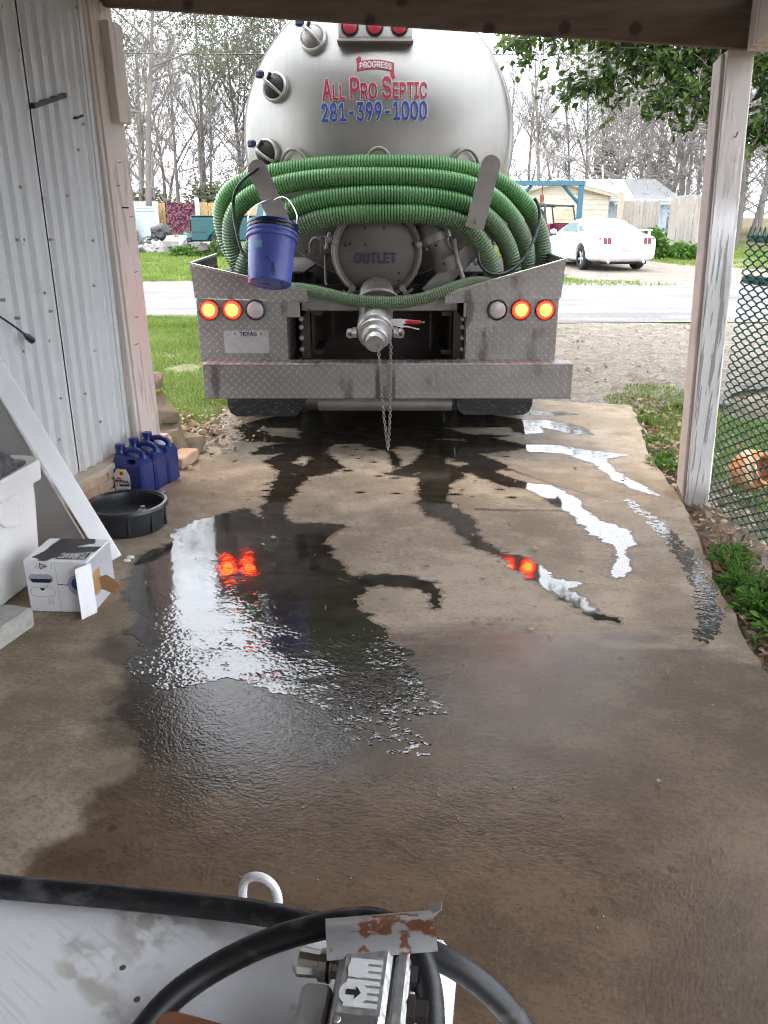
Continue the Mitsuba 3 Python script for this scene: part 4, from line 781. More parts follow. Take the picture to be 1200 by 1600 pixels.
# ------------------------------------------------------------------ things along the left wall
def jug(x, y, rz, label, labelled):
    J = thing('oil_jug', label, 'oil jug', 'blue oil jugs by the brick curb')
    P = lambda m: mv(m, (x, y, 0.001), rz=rz - PI / 2)
    Q = lambda m: mv(mv(m, (-0.036, d - w, 0)), (x, y, 0.001), rz=rz)
    w, d = 0.062, 0.098   # half depth (x), half length (y); front label face looks to -y
    body = hull([(sx * (w - 0.012), sy * d, z) for sx in (-1, 1) for sy in (-1, 1) for z in (0.012, 0.19)] + [(sx * w, sy * (d - 0.014), z) for sx in (-1, 1) for sy in (-1, 1) for z in (0.012, 0.19)]
                + [(sx * (w - 0.016), sy * (d - 0.016), 0.0) for sx in (-1, 1) for sy in (-1, 1)]
                + [(sx * (w - 0.02), -d + 0.02, 0.245) for sx in (-1, 1)] + [(sx * (w - 0.02), d - 0.02, 0.228) for sx in (-1, 1)])
    cut = man(body.copy())
    for zz in (0.07, 0.115, 0.16):
        for sx in (-1, 1):
            cut = cut - man(box((sx * w - 0.006, -d + 0.05, zz - 0.006), (sx * w + 0.006, d - 0.02, zz + 0.006)))
    cut = cut - man(box((-w - 0.01, 0.0, 0.195), (w + 0.01, 0.055, 0.222), 0.01))
    part(J, 'body', P(unman(cut)), 'navy_plastic', 25)
    part(J, 'handle', P(tube(spline([(0, -0.055, 0.235), (0, -0.02, 0.262), (0, 0.04, 0.262), (0, 0.082, 0.215)], 14), [0.016] * 14, 10)), 'navy_plastic')
    part(J, 'neck', P(mv(lathe([(0.03, 0.23), (0.024, 0.26), (0.024, 0.27)], 20), (0, -0.068, 0.0))), 'navy_plastic')
    part(J, 'cap', P(mv(lathe([(0.027, 0.264), (0.028, 0.268), (0.028, 0.288), (0.025, 0.293), (0, 0.294)], 20), (0, -0.068, 0.0))), 'navy_plastic')
    if labelled:
        lb = part(J, 'label', Q(mv(extrude([(-0.045, 0.02), (0.045, 0.02), (0.05, 0.05), (0.05, 0.13), (0.03, 0.165), (-0.03, 0.165), (-0.05, 0.13), (-0.05, 0.05)], 0.001, 'y'), (0, -d - 0.0015, 0.0))), 'white_print', False, label='white label with a yellow disc')
        part(lb, 'emblem', Q(mv(lathe([(0.018, 0), (0.018, 0.001), (0, 0.001)], 20, 'y'), (0, -d - 0.002, 0.142))), 'yellow_print', False)
        part(lb, 'emblem_shell', Q(mv(lathe([(0.010, 0), (0.010, 0.001), (0, 0.001)], 8, 'y'), (0, -d - 0.0032, 0.140))), 'red_print', False)
        part(lb, 'lettering', Q(mv(fit('SHELL', -0.03, 0.0, 0.106, 0.009), (0, -d - 0.004, 0))), 'red_print', False)
        part(lb, 'lettering', Q(mv(fit('ROTELLA', -0.042, 0.042, 0.085, 0.015), (0, -d - 0.004, 0))), 'black_print', False)
        part(lb, 'band', Q(mv(extrude([(-0.02, 0.062), (0.044, 0.066), (0.044, 0.078), (-0.02, 0.074)], 0.001, 'y'), (0, -d - 0.003, 0))), 'navy_print', False)
        part(lb, 'lettering', Q(mv(fit('T', -0.04, -0.026, 0.062, 0.014), (0, -d - 0.004, 0))), 'red_print', False)
        part(lb, 'small_print', Q(mv(cat([extrude([(-0.036, z), (0.036, z), (0.036, z + 0.003), (-0.036, z + 0.003)], 0.001, 'y') for z in (0.032, 0.04, 0.048)]), (0, -d - 0.003, 0))), 'grey_print', False)
    return J
jug(-1.43, 4.40, -0.27, 'blue oil jug with a white label, nearest of the jugs by the curb', True)
jug(-1.392, 4.534, -0.25, 'blue oil jug standing just behind the one with the white label', True)
jug(-1.352, 4.668, -0.29, 'farthest blue oil jug, next to the loose orange brick', True)

pan = thing('drain_pan', 'round black oil drain pan on the slab below the jugs', 'drain pan')
PC = (-1.315, 3.88, 0.001)
part(pan, 'basin', mv(lathe([(0, 0.0), (0.175, 0.0), (0.183, 0.008), (0.196, 0.115), (0.200, 0.122), (0.198, 0.132), (0.188, 0.135), (0.180, 0.128), (0.174, 0.10), (0.172, 0.07), (0.0, 0.062)], 64), PC), 'black_plastic', 35)
part(pan, 'rim', mv(lathe([(0.193, 0.112), (0.207, 0.114), (0.209, 0.124), (0.203, 0.1365), (0.189, 0.1385), (0.185, 0.134)], 64), PC), 'black_plastic', 35)
part(pan, 'pour_spout', mv(hull([(0.1, 0.16, 0.11), (0.16, 0.1, 0.11), (0.15, 0.15, 0.145), (0.165, 0.165, 0.14), (0.10, 0.16, 0.14), (0.16, 0.1, 0.14)]), PC), 'black_plastic')
part(pan, 'drain_plug', mv(lathe([(0.02, 0.064), (0.02, 0.082), (0.014, 0.086), (0, 0.086)], 16), (PC[0] - 0.045, PC[1] - 0.08, 0)), 'black_plastic')
for k_ in range(10):
    a = k_ * 2 * PI / 10
    part(pan, 'rib', mv(box((0.187, -0.006, 0.012), (0.199, 0.006, 0.108), 0.003), PC, rz=a), 'black_plastic')
wr = thing('ratchet_wrench', 'silver ratchet wrench lying in the black drain pan', 'wrench')
RW = lambda m: mv(m, (PC[0] + 0.02, PC[1] - 0.06, 0.078), rz=0.62)
part(wr, 'shaft', RW(tube([(-0.05, 0, 0), (-0.02, 0, 0), (0.0, 0, 0.004), (0.06, 0, 0.012)], [0.009, 0.010, 0.006, 0.006], 10)), 'bright_steel')
part(wr, 'head', RW(tube([(0.055, 0, 0.012), (0.065, 0, 0.013), (0.09, 0, 0.016), (0.096, 0, 0.017)], [0.009, 0.015, 0.015, 0.008], 12)), 'bright_steel')
part(wr, 'socket', RW(tube([(0.082, 0, 0.014), (0.082, 0.0, 0.04)], 0.011, 12)), 'bright_steel')

def lean(x0, y0, x1, y1, z1, w, t, ang=0.25):
    """a board from its foot (x0, y0, 0) to its top (x1, y1, z1), its wide face turned to the camera."""
    a, b = np.array([x0, y0, 0.0]), np.array([x1, y1, z1])
    d = (b - a) / np.linalg.norm(b - a); s = np.array([math.cos(ang), -math.sin(ang), 0]); s = s - d * s.dot(d); s /= np.linalg.norm(s)
    n = np.cross(d, s); L_ = np.linalg.norm(b - a)
    m = box((-w / 2, -t / 2, 0), (w / 2, t / 2, L_), 0.003)
    v = np.array(m.vertices); m.vertices = a + np.outer(v[:, 0], s) + np.outer(v[:, 1], n) + np.outer(v[:, 2], d)
    if np.linalg.det(np.stack([s, n, d])) < 0: m.invert()
    return m
scene_board = thing('trim_board', 'long glossy white board leaning on the wall, its foot beside the drain pan', 'board')
part(scene_board, 'face', lean(-1.262, 3.45, -1.955, 3.56, 1.40, 0.088, 0.016, -0.4), 'board_white')
part(scene_board, 'edge_strip', lean(-1.315, 3.474, -2.008, 3.584, 1.40, 0.012, 0.06, -0.4), 'worn_steel')
one('trim_board', lean(-1.50, 3.66, -2.045, 3.70, 1.22, 0.05, 0.02, 0.2), 'painted_wood', 'narrow pale board leaning on the wall behind the long white one', 'board')
one('grey_panel', lean(-1.565, 3.60, -2.01, 3.60, 1.02, 0.34, 0.012, 0.3), 'sheet_grey', 'wide grey panel leaning on the wall behind the white boards', 'panel')
for x, y in ((-1.19, 3.43), (-1.185, 3.47)):
    one('paint_chip', mv(rough(mv(trimesh.creation.icosphere(1, 1.0), s=(0.02, 0.013, 0.008)), 0.003, 40, 3), (x, y, 0.006)), 'white_plastic', 'small white lump lying at the foot of the leaning boards', 'chip', group='white lumps by the boards')

# white tub with a grey rag
def rrect(hx, hy, r, n=8):
    return np.array(Polygon([(-hx + r, -hy + r), (hx - r, -hy + r), (hx - r, hy - r), (-hx + r, hy - r)]).buffer(r, n).exterior.coords)[:-1]
def loft(rings, cap0=False, cap1=False):
    k, n = len(rings), len(rings[0]); v = np.vstack(rings)
    i, j = np.meshgrid(np.arange(k - 1), np.arange(n), indexing='ij'); j2 = (j + 1) % n
    q = np.stack([i * n + j, i * n + j2, (i + 1) * n + j2, (i + 1) * n + j], -1).reshape(-1, 4)
    f = [q[:, [0, 1, 2]], q[:, [0, 2, 3]]]
    for flag, off, idx in ((cap0, 0, 0), (cap1, (k - 1) * n, -1)):
        if flag:
            v = np.vstack([v, rings[idx].mean(0)]); c = len(v) - 1; jj = np.arange(n)
            f.append(np.stack([np.full(n, c), off + (jj + 1) % n, off + jj], 1) if off == 0 else np.stack([np.full(n, c), off + jj, off + (jj + 1) % n], 1))
    return tri(v, np.vstack(f))
tub = thing('plastic_tub', 'tall white plastic tub with a flared rim on the far left', 'tub')
def tring(h, z, r=0.09): return np.c_[rrect(h, h * 0.95, r), np.full(len(rrect(h, h * 0.95, r)), z)]
TP = lambda m: mv(m, (-1.79, 3.10, 0.0), rz=-0.12)
part(tub, 'body', TP(loft([tring(0.235, 0.001), tring(0.255, 0.02), tring(0.275, 0.36), tring(0.278, 0.50), tring(0.265, 0.50), tring(0.25, 0.30)], True, True)), 'white_plastic', 35)
part(tub, 'rim', TP(loft([tring(0.282, 0.44), tring(0.302, 0.45), tring(0.306, 0.52), tring(0.298, 0.532), tring(0.266, 0.525), tring(0.264, 0.50)])), 'white_plastic', 35)
sk = TP(loft([tring(0.281, 0.30), tring(0.288, 0.31), tring(0.293, 0.439), tring(0.282, 0.439)], False, False))
part(tub, 'skirt', TP(hull([(0.29, -0.2, 0.44), (0.29, 0.05, 0.44), (0.276, -0.2, 0.44), (0.276, 0.05, 0.44), (0.288, -0.05, 0.33), (0.276, -0.05, 0.33), (0.288, 0.04, 0.30), (0.276, 0.04, 0.30)])), 'white_plastic', 30)
part(tub, 'skirt', TP(hull([(-0.26, -0.285, 0.44), (0.05, -0.285, 0.44), (-0.26, -0.262, 0.44), (0.05, -0.262, 0.44), (-0.2, -0.28, 0.30), (-0.2, -0.262, 0.30), (-0.02, -0.28, 0.30), (-0.02, -0.262, 0.30)])), 'white_plastic', 30)
rg = mv(trimesh.creation.icosphere(4, 1.0), s=(0.15, 0.2, 0.095)); rg = rough(rg, 0.05, 9, 4); rg = rough(rg, 0.016, 30, 5)
one('rag', mv(rg, (-1.645, 3.10, 0.535)), 'grey_cloth', 'crumpled dark grey rag heaped in the white tub', 'rag', True)

# cardboard box on its side, with its printed flap
bx = thing('cardboard_box', 'small white printed cardboard box with an open flap, on the slab left of the puddle', 'box')
BX0, BY0, BW, BD, BH = -1.428, 2.925, 0.262, 0.235, 0.225
BX = lambda m: mv(m, (BX0, BY0, 0.002), rz=-0.06)
cbx = man(box((0, 0, 0), (BW, BD, BH), 0.004)) - man(box((0.01, 0.004, 0.004), (BW + 0.1, BD - 0.004, BH - 0.004)))
part(bx, 'carton', BX(unman(cbx)), 'card_white', 20)
part(bx, 'flap', BX(mv(box((0, -0.055, -0.003), (0.003, 0.02, BH - 0.01)), (BW - 0.004, -0.005, -0.0), rz=-0.5)), 'card_white')
tornP = Polygon([(0, 0.06), (0.035, 0.075), (0.075, 0.05), (0.092, 0.03), (0.088, 0.012), (0.07, 0.015), (0.075, -0.015), (0.04, -0.008), (0.0, 0.005)])
part(bx, 'torn_flap', BX(mv(mv(extrude(tornP, 0.003, 'y'), (0, 0, 0), rz=-0.15, rx=0.1), (BW + 0.002, 0.09, 0.06))), 'card_brown')
part(bx, 'torn_hole', BX(box((BW - 0.02, 0.03, 0.04), (BW - 0.018, 0.14, 0.14))), 'card_brown')
FZ = -0.0012
def fp(name, poly, mt, z=FZ): part(bx, name, BX(mv(extrude(poly, 0.0008, 'y'), (0, z, 0))), mt, False)
fp('crease', [(0.128, 0.004), (0.1292, 0.004), (0.1292, 0.22), (0.128, 0.22)], 'grey_print')
pill = lambda x0, x1, z, r: Polygon([(x0, z - 0.0001), (x1, z - 0.0001), (x1, z + 0.0001), (x0, z + 0.0001)]).buffer(r, 10)
fp('window_print', pill(0.033, 0.095, 0.147, 0.0185), 'grey_print'); fp('window_print', pill(0.034, 0.094, 0.143, 0.0125).intersection(Polygon([(0, 0), (0.2, 0), (0.2, 0.146), (0, 0.146)])), 'navy_print', FZ - 0.001)
fp('window_print', pill(0.033, 0.095, 0.088, 0.02).difference(pill(0.033, 0.095, 0.088, 0.0185)), 'grey_print')
fp('window_print', Point(0.064, 0.104).buffer(0.009).intersection(Polygon([(0, 0), (0.2, 0), (0.2, 0.106), (0, 0.106)])), 'black_print', FZ - 0.001)
fp('disc_print', Point(0.215, 0.122).buffer(0.045, 20).intersection(Polygon([(0, 0), (0.245, 0), (0.245, 0.3), (0, 0.3)])), 'grey_print'); fp('disc_print', Point(0.214, 0.128).buffer(0.028, 20), 'blue_print', FZ - 0.001)
fp('rule_print', [(0.129, 0.121), (0.172, 0.121), (0.172, 0.124), (0.129, 0.124)], 'navy_print')
tri_o = Polygon([(0.066, 0.186), (0.066, 0.216), (0.098, 0.201)])
fp('warning_print', tri_o.difference(tri_o.buffer(-0.0035)), 'black_print'); fp('warning_print', [(0.073, 0.1995), (0.084, 0.1995), (0.084, 0.2025), (0.073, 0.2025)], 'black_print')
for xx, zs in ((0.048, (0.19, 0.205)), (0.054, (0.188, 0.213)), (0.06, (0.19, 0.21)), (0.112, (0.19, 0.212)), (0.082, (0.034, 0.062)), (0.09, (0.038, 0.06)), (0.098, (0.034, 0.062)), (0.075, (0.113, 0.121)), (0.085, (0.112, 0.122)), (0.095, (0.114, 0.12))):
    fp('small_print', [(xx, zs[0]), (xx + 0.0025, zs[0]), (xx + 0.0025, zs[1]), (xx, zs[1])], 'grey_print')
topz = lambda poly, mt, z=0.0012, nm='top_print': part(bx, nm, BX(mv(extrude(poly, 0.0008), (0, 0, BH + z - 0.0008))), mt, False)
blot = jag([(0.03, 0.03), (0.05, 0.1), (0.05, 0.16), (0.06, 0.225), (0.2, 0.228), (0.215, 0.19), (0.13, 0.14), (0.255, 0.15), (0.25, 0.10), (0.15, 0.09), (0.14, 0.05), (0.10, 0.02), (0.095, 0.004), (0.065, 0.004), (0.06, 0.02)], 0.01, 0.004, 0.004, 30, 3).buffer(0.008).buffer(-0.004)
topz(blot, 'black_print')
topz([(0.125, 0.018), (0.245, 0.018), (0.245, 0.085), (0.125, 0.085)], 'black_print', 0.0018)
tt = fit('TURAVC', 0.0, 0.11, 0, 0.05); tv = np.array(tt.vertices)
part(bx, 'lettering', BX(mv(tri(np.stack([0.24 - tv[:, 0], 0.075 - tv[:, 2], tv[:, 1] * 0 + np.where(tv[:, 1] > tv[:, 1].mean(), 0, 0.0006)], 1), tt.faces), (0, 0, BH + 0.0024))), 'white_print', False)

blk = rough(box((-0.36, -0.3, 0.0), (0.0, 0.0, 0.085), 0.012), 0.005, 16, 2, 0.04)
one('concrete_block', mv(blk, (-1.355, 2.80, 0.001), rz=-0.24), 'block_concrete', 'chipped grey concrete block on the slab at the left edge', 'concrete block')
RK = [(-1.47, 5.22, 0.09, 0.20, 0.15, 0.13, 'broad brown rock at the foot of the left post'), (-1.50, 5.28, 0.30, 0.15, 0.13, 0.10, 'brown rock in the middle of the stack by the left post'),
      (-1.56, 5.36, 0.46, 0.10, 0.09, 0.075, 'small mossy rock on top of the stack by the left post'), (-1.30, 5.30, 0.04, 0.11, 0.09, 0.075, 'low brown rock at the right of the stack by the left post')]
for q_, (x, y, z, a, b, c, lab) in enumerate(RK):
    rk_r = np.random.default_rng(50 + q_)
    u = rk_r.normal(0, 1, (22, 3)); u /= np.linalg.norm(u, axis=1, keepdims=True); u = np.sign(u) * np.abs(u) ** 0.75
    rk = hull(u * (a, b, c) * rk_r.uniform(0.85, 1.1, (22, 1)))
    one('rock', mv(rough(rk, 0.014, 14, q_, 0.035), (x, y, z), rz=q_ * 0.8), 'mossy_rock', lab, 'rock', 25)

# ------------------------------------------------------------------ the white box, pump and hoses in the foreground
lid = thing('metal_box', 'dirt-smudged white metal box top in the near left foreground', 'metal box')
LR = -0.16
LB = lambda m: mv(m, (0.073, 0.594, 0.0), rz=LR)
top = box((-1.3, -0.75, 0.80), (0, 0, 0.85), 0.014)
part(lid, 'top', LB(rough(top, 0.0015, 9, 2, 0.08)), 'white_enamel', 40)
part(lid, 'body', LB(box((-1.285, -0.735, 0.06), (-0.012, -0.012, 0.799), 0.008)), 'white_enamel')
for x in (-1.2, -0.1):
    for y in (-0.66, -0.09): part(lid, 'foot', LB(box((x - 0.03, y - 0.03, 0.001), (x + 0.03, y + 0.03, 0.059), 0.004)), 'black_plastic')
part(lid, 'hoop_handle', tube(spline([(-0.144, 0.638, 0.80), (-0.144, 0.638, 0.855), (-0.138, 0.638, 0.872), (-0.124, 0.635, 0.877), (-0.111, 0.632, 0.868), (-0.107, 0.631, 0.845), (-0.107, 0.631, 0.80)], 30), 0.0046, 10), 'white_enamel')
H1 = [(-0.62, 0.70, 0.865), (-0.52, 0.662, 0.864), (-0.429, 0.641, 0.864), (-0.288, 0.625, 0.864), (-0.189, 0.611, 0.866), (-0.111, 0.597, 0.868), (-0.06, 0.578, 0.875), (-0.02, 0.556, 0.89), (0.011, 0.541, 0.895), (0.045, 0.532, 0.89), (0.079, 0.522, 0.875), (0.107, 0.513, 0.85), (0.129, 0.500, 0.82), (0.15, 0.47, 0.76), (0.16, 0.40, 0.66)]
H2 = [(-0.20, 0.30, 0.90), (-0.212, 0.40, 0.88), (-0.196, 0.466, 0.88), (-0.178, 0.494, 0.885), (-0.148, 0.516, 0.892), (-0.1, 0.531, 0.907), (-0.044, 0.533, 0.925), (-0.005, 0.525, 0.936), (0.018, 0.507, 0.938), (0.033, 0.48, 0.93), (0.036, 0.448, 0.915), (0.03, 0.40, 0.89), (0.01, 0.33, 0.868)]
one('rubber_hose', tube(spline(H1, 90), 0.0115, 18), 'black_rubber', 'black rubber hose lying along the far edge of the white box', 'hose', 60)
one('rubber_hose', tube(spline(H2, 90), 0.0112, 18), 'black_rubber', 'black rubber hose looping under the bent metal clamp on the pump', 'hose', 60)
pump = thing('hydraulic_pump', 'small grey cast metal pump with bolts and a clamp, standing on the white box', 'pump')
PP = lambda m: mv(m, (-0.012, 0.452, 0.0), rz=-0.12)
part(pump, 'base', PP(box((-0.045, -0.06, 0.852), (0.035, 0.045, 0.88), 0.004)), 'cast_metal')
part(pump, 'housing', PP(unman(man(box((-0.028, -0.09, 0.88), (0.030, 0.055, 0.945), 0.006)) + man(box((-0.024, -0.085, 0.94), (0.016, 0.035, 0.955), 0.004)) + man(hull([(x, y, z) for x, y in ((-0.03, 0.035), (0.026, 0.035), (-0.022, 0.07), (0.024, 0.07)) for z in (0.9, 0.942)])))), 'cast_metal', 25)
part(pump, 'cover_plate', PP(box((0.0185, -0.09, 0.9455), (0.0290, 0.05, 0.951), 0.002)), 'cast_metal')
part(pump, 'port_block', PP(box((-0.052, -0.07, 0.895), (-0.0285, 0.006, 0.944), 0.004)), 'cast_metal')
part(pump, 'fitting', PP(tube([(-0.029, 0.035, 0.925), (-0.034, 0.035, 0.925), (-0.0345, 0.035, 0.925), (-0.045, 0.035, 0.926), (-0.0455, 0.035, 0.926), (-0.062, 0.035, 0.927), (-0.066, 0.035, 0.927)], [0.009, 0.009, 0.0125, 0.0125, 0.0105, 0.0115, 0.008], 12)), 'bright_steel', 25)
for yy in (0.028, 0.018): part(pump, 'seal_ring', PP(tube([(-0.040 + yy * 0.1, 0.035, 0.926), (-0.0385 + yy * 0.1, 0.035, 0.926)], 0.0132, 14)), 'black_rubber')
for yy in (0.03, 0.0, -0.03, -0.06):
    part(pump, 'bolt', PP(tube([(0.0305, yy, 0.93), (0.036, yy, 0.93), (0.0362, yy, 0.93), (0.046, yy, 0.93)], [0.011, 0.011, 0.008, 0.008], 6)), 'grimy_black', 20)
    part(pump, 'bolt', PP(tube([(0.0305, yy - 0.012, 0.908), (0.041, yy - 0.012, 0.908)], 0.0075, 6)), 'bright_steel', 20)
pr = []
for k_ in range(7): pr.append(extrude([(-0.012, -0.006 + k_ * 0.0062), (0.013, -0.006 + k_ * 0.0062), (0.013, -0.0022 + k_ * 0.0062), (-0.012, -0.0022 + k_ * 0.0062)], 0.0005))
pr.append(extrude(Point(-0.006, 0.005).buffer(0.0105), 0.0007)); pr.append(extrude(Point(-0.005, 0.026).buffer(0.008), 0.0007))
part(pump, 'printed_emblem', PP(mv(cat(pr), (-0.004, -0.016, 0.9553))), 'white_print', False, label='white printed emblem of stripes and round shapes')
part(pump, 'emblem_arrow', PP(mv(extrude([(-0.011, 0.003), (-0.004, 0.003), (-0.004, 0.0), (0.0, 0.005), (-0.004, 0.01), (-0.004, 0.007), (-0.011, 0.007)], 0.0005), (-0.004, -0.016, 0.9563))), 'black_print', False)
pn = part(pump, 'name_plate', PP(mv(box((-0.022, -0.075, 0.9553), (0.012, -0.028, 0.9565), 0.0008), (0, 0, 0))), 'bright_steel', False)
part(pn, 'rivet', PP(mv(lathe([(0, 0.0015), (0.0025, 0.001), (0.003, 0)], 10), (-0.018, -0.034, 0.9566))), 'cast_metal')
# curved clamp plate: part of a pipe shell
ang = np.linspace(0.5, 2.3, 18)
def shell(r0, x0, x1):
    pts = []
    for r_ in (r0, r0 + 0.0025):
        for a in ang:
            for x in (x0, x1): pts.append((x, r_ * math.cos(a), r_ * math.sin(a)))
    n_ = len(ang); f = []
    for s_ in (0, 1):
        o = s_ * 2 * n_
        for k_ in range(n_ - 1):
            a_, b_, c_, d_ = o + 2 * k_, o + 2 * k_ + 1, o + 2 * k_ + 3, o + 2 * k_ + 2
            f += [(a_, b_, c_), (a_, c_, d_)] if s_ else [(a_, c_, b_), (a_, d_, c_)]
    for k_ in range(n_ - 1):
        for e in (0, 1):
            a_, b_, c_, d_ = 2 * k_ + e, 2 * k_ + 2 + e, 2 * n_ + 2 * k_ + 2 + e, 2 * n_ + 2 * k_ + e
            f += [(a_, b_, c_), (a_, c_, d_)]
    for k_ in (0, n_ - 1): a_ = 2 * k_; f += [(a_, a_ + 1, 2 * n_ + a_ + 1), (a_, 2 * n_ + a_ + 1, 2 * n_ + a_)]
    return tri(pts, f)
CLM = lambda m: mv(m, (-0.002, 0.497, 0.93), rz=0.10)
sh = man(welded(shell(0.028, -0.045, 0.043)))
if sh.volume() < 0: sh = man(welded(shell(0.028, -0.045, 0.043)).copy())
part(pump, 'clamp_plate', CLM(unman(sh) if abs(sh.volume()) > 1e-9 else shell(0.028, -0.045, 0.043)), 'rusty_steel', 35)
part(pump, 'clamp_ear', CLM(hull([(0.043, 0.02, 0.012), (0.054, 0.026, 0.016), (0.043, 0.028, 0.02), (0.055, 0.03, 0.022), (0.043, 0.02, 0.018), (0.052, 0.02, 0.022)])), 'rusty_steel')
part(pump, 'clamp_foot', PP(box((-0.030, 0.040, 0.944), (0.026, 0.062, 0.952), 0.002)), 'rusty_steel')
one('rusty_pipe', tube([(-0.187, 0.474, 0.872), (-0.180, 0.472, 0.872), (-0.10, 0.450, 0.872), (-0.058, 0.439, 0.872)], [0.016, 0.018, 0.018, 0.018], 22), 'rust', 'short rusty pipe lying on the white box beside the pump', 'pipe')

# ------------------------------------------------------------------ right edge: fence, pole, pot, weeds
fence = thing('chain_link_fence', 'green vinyl chain-link fence beside the weathered post', 'fence')
F0, F1 = np.array([1.80, 4.22]), np.array([1.93, 2.2])
FL = np.linalg.norm(F1 - F0); FD = (F1 - F0) / FL
def FP(s, z, o=0.0):
    s = np.asarray(s, float); return np.stack([F0[0] + FD[0] * s - FD[1] * o, F0[1] + FD[1] * s + FD[0] * o, np.broadcast_to(z, s.shape)], -1)
cell, top_z = 0.047, 1.42
ms = []
nz = int((top_z - 0.02) / (cell * 0.5))
for k_ in range(int(FL / cell) + 1):
    idx = np.arange(nz + 1)
    par = (idx + k_) % 2
    s = k_ * cell + par * cell
    s2 = np.repeat(s, 1); z = 0.02 + idx * cell * 0.5
    # rounded zigzag: two points at each bend, passing in front and behind
    P = np.concatenate([np.stack([FP(s - np.where(par == 0, -1, 1) * 0.004, z - 0.006, 0.0025 * np.where(par, 1, -1))], 1), np.stack([FP(s - np.where(par == 0, -1, 1) * 0.004, z + 0.006, -0.0025 * np.where(par, 1, -1))], 1)], 1).reshape(-1, 3)
    ms.append(tube(P, 0.0041, 5, False))
part(fence, 'wire_mesh', cat(ms), 'fence_green', True, stuff=True)
ms = []
for k_ in range(int(FL / cell) + 1):
    ms.append(tube(FP(np.array([k_ * cell, k_ * cell + cell * 0.5, k_ * cell + cell]), np.array([top_z - 0.02, top_z + 0.035, top_z - 0.02]) ), 0.0029, 5))
part(fence, 'twisted_top', cat(ms), 'fence_green', True, stuff=True)
part(fence, 'top_rail', tube(FP(np.array([0.0, FL]), 1.40, 0.02), 0.019, 12), 'fence_green')
part(fence, 'middle_rail', tube(FP(np.array([0.0, FL]), np.array([1.205, 1.225]), 0.022), 0.021, 14), 'fence_green')
for s_ in (FL - 0.02,): part(fence, 'fence_post', tube(FP(np.array([s_, s_ + 0.001]), np.array([-0.05, 1.45]), 0.03), 0.03, 14), 'fence_green')
pole = thing('gate_post', 'thin grey steel gate post just left of the weathered post', 'post')
part(pole, 'tube', tube([(1.925, 4.90, -0.05), (1.915, 4.90, 1.18)], 0.028, 16), 'galvanized')
part(pole, 'collar', tube([(1.9165, 4.90, 1.05), (1.916, 4.90, 1.09)], 0.036, 16), 'galvanized')
part(pole, 'latch', box((1.88, 4.85, 1.12), (1.935, 4.885, 1.21), 0.005), 'galvanized')
pot = thing('clay_pot', 'round orange clay pot on the ground behind the green fence', 'pot')
pb = lathe([(0, -0.11), (0.05, -0.105), (0.10, -0.06), (0.125, 0.0), (0.115, 0.06), (0.085, 0.09), (0.09, 0.105), (0.08, 0.11), (0.07, 0.09), (0.10, 0.05), (0.1, 0.0), (0, -0.09)], 36)
part(pot, 'bowl', mv(pb, (2.16, 4.55, 0.095), rx=1.2, rz=0.5), 'clay')
part(pot, 'rim', mv(mv(tube(np.c_[0.087 * np.cos(g := np.linspace(0, 2 * PI, 33)[:-1]), 0.087 * np.sin(g), 0 * g + 0.105], 0.009, 8, closed=True), (2.16, 4.55, 0.095), rx=1.2, rz=0.5)), 'clay')

def blade(L_, w, bend, az, n=5):
    t = np.linspace(0, 1, n); ww = w * np.sin(PI * np.clip(t * 0.85 + 0.15, 0, 1)) ** 0.7; ww[-1] = 0.0005
    r_ = L_ * bend * t ** 1.7; z = L_ * t * np.sqrt(np.maximum(1 - (bend * t ** 0.7) ** 2 * 0.6, 0.1))
    c, s = math.cos(az), math.sin(az)
    v = np.concatenate([np.stack([r_ * c - s * ww, r_ * s + c * ww, z], 1), np.stack([r_ * c + s * ww, r_ * s - c * ww, z], 1)])
    f = [(i, i + 1, n + i + 1) for i in range(n - 1)] + [(i, n + i + 1, n + i) for i in range(n - 1)]
    return v, np.array(f)
def bunch(items):
    vs, fs, o = [], [], 0
    for v, f in items: vs.append(v); fs.append(f + o); o += len(v)
    return tri(np.vstack(vs), np.vstack(fs))
def leafquad(l, w):
    v = np.array([(0, 0, 0), (0.3 * l, w * 0.8, 0.1 * w), (0.62 * l, w, 0.05 * w), (l, 0, -0.12 * l), (0.62 * l, -w, 0.05 * w), (0.3 * l, -w * 0.8, 0.1 * w), (0.5 * l, 0, -0.18 * w)])
    return v, np.array([(0, 6, 1), (1, 6, 2), (2, 6, 3), (3, 6, 4), (4, 6, 5), (5, 6, 0)])
def place(v, az, el, roll, at):
    R = rotation_matrix(az, (0, 0, 1)) @ rotation_matrix(-el, (0, 1, 0)) @ rotation_matrix(roll, (1, 0, 0))
    return v @ R[:3, :3].T + at
def weed(x, y, h, n, leafy, label, seed):
    r = np.random.default_rng(seed); it = []
    for _ in range(n):
        ox, oy = r.normal(0, 0.045, 2)
        v, f = blade(h * r.uniform(0.5, 1.1), r.uniform(0.003, 0.007), r.uniform(0.2, 0.9), r.uniform(0, 2 * PI)); it.append((v + (ox, oy, -0.04), f))
    for _ in range(leafy):
        az, el = r.uniform(0, 2 * PI), r.uniform(-0.2, 1.0); rr = r.uniform(0.01, 0.1)
        v, f = leafquad(r.uniform(0.02, 0.05), r.uniform(0.006, 0.013))
        it.append((place(v, az, el, r.uniform(-0.6, 0.6), np.array([rr * math.cos(az), rr * math.sin(az), r.uniform(0.0, h * 0.75) - 0.03])), f))
    w_ = thing('weed', label, 'weed', 'weeds along the right edge of the slab')
    part(w_, 'leaves', mv(bunch(it), (x, y, 0)), 'leaf_weed', False, stuff=True)
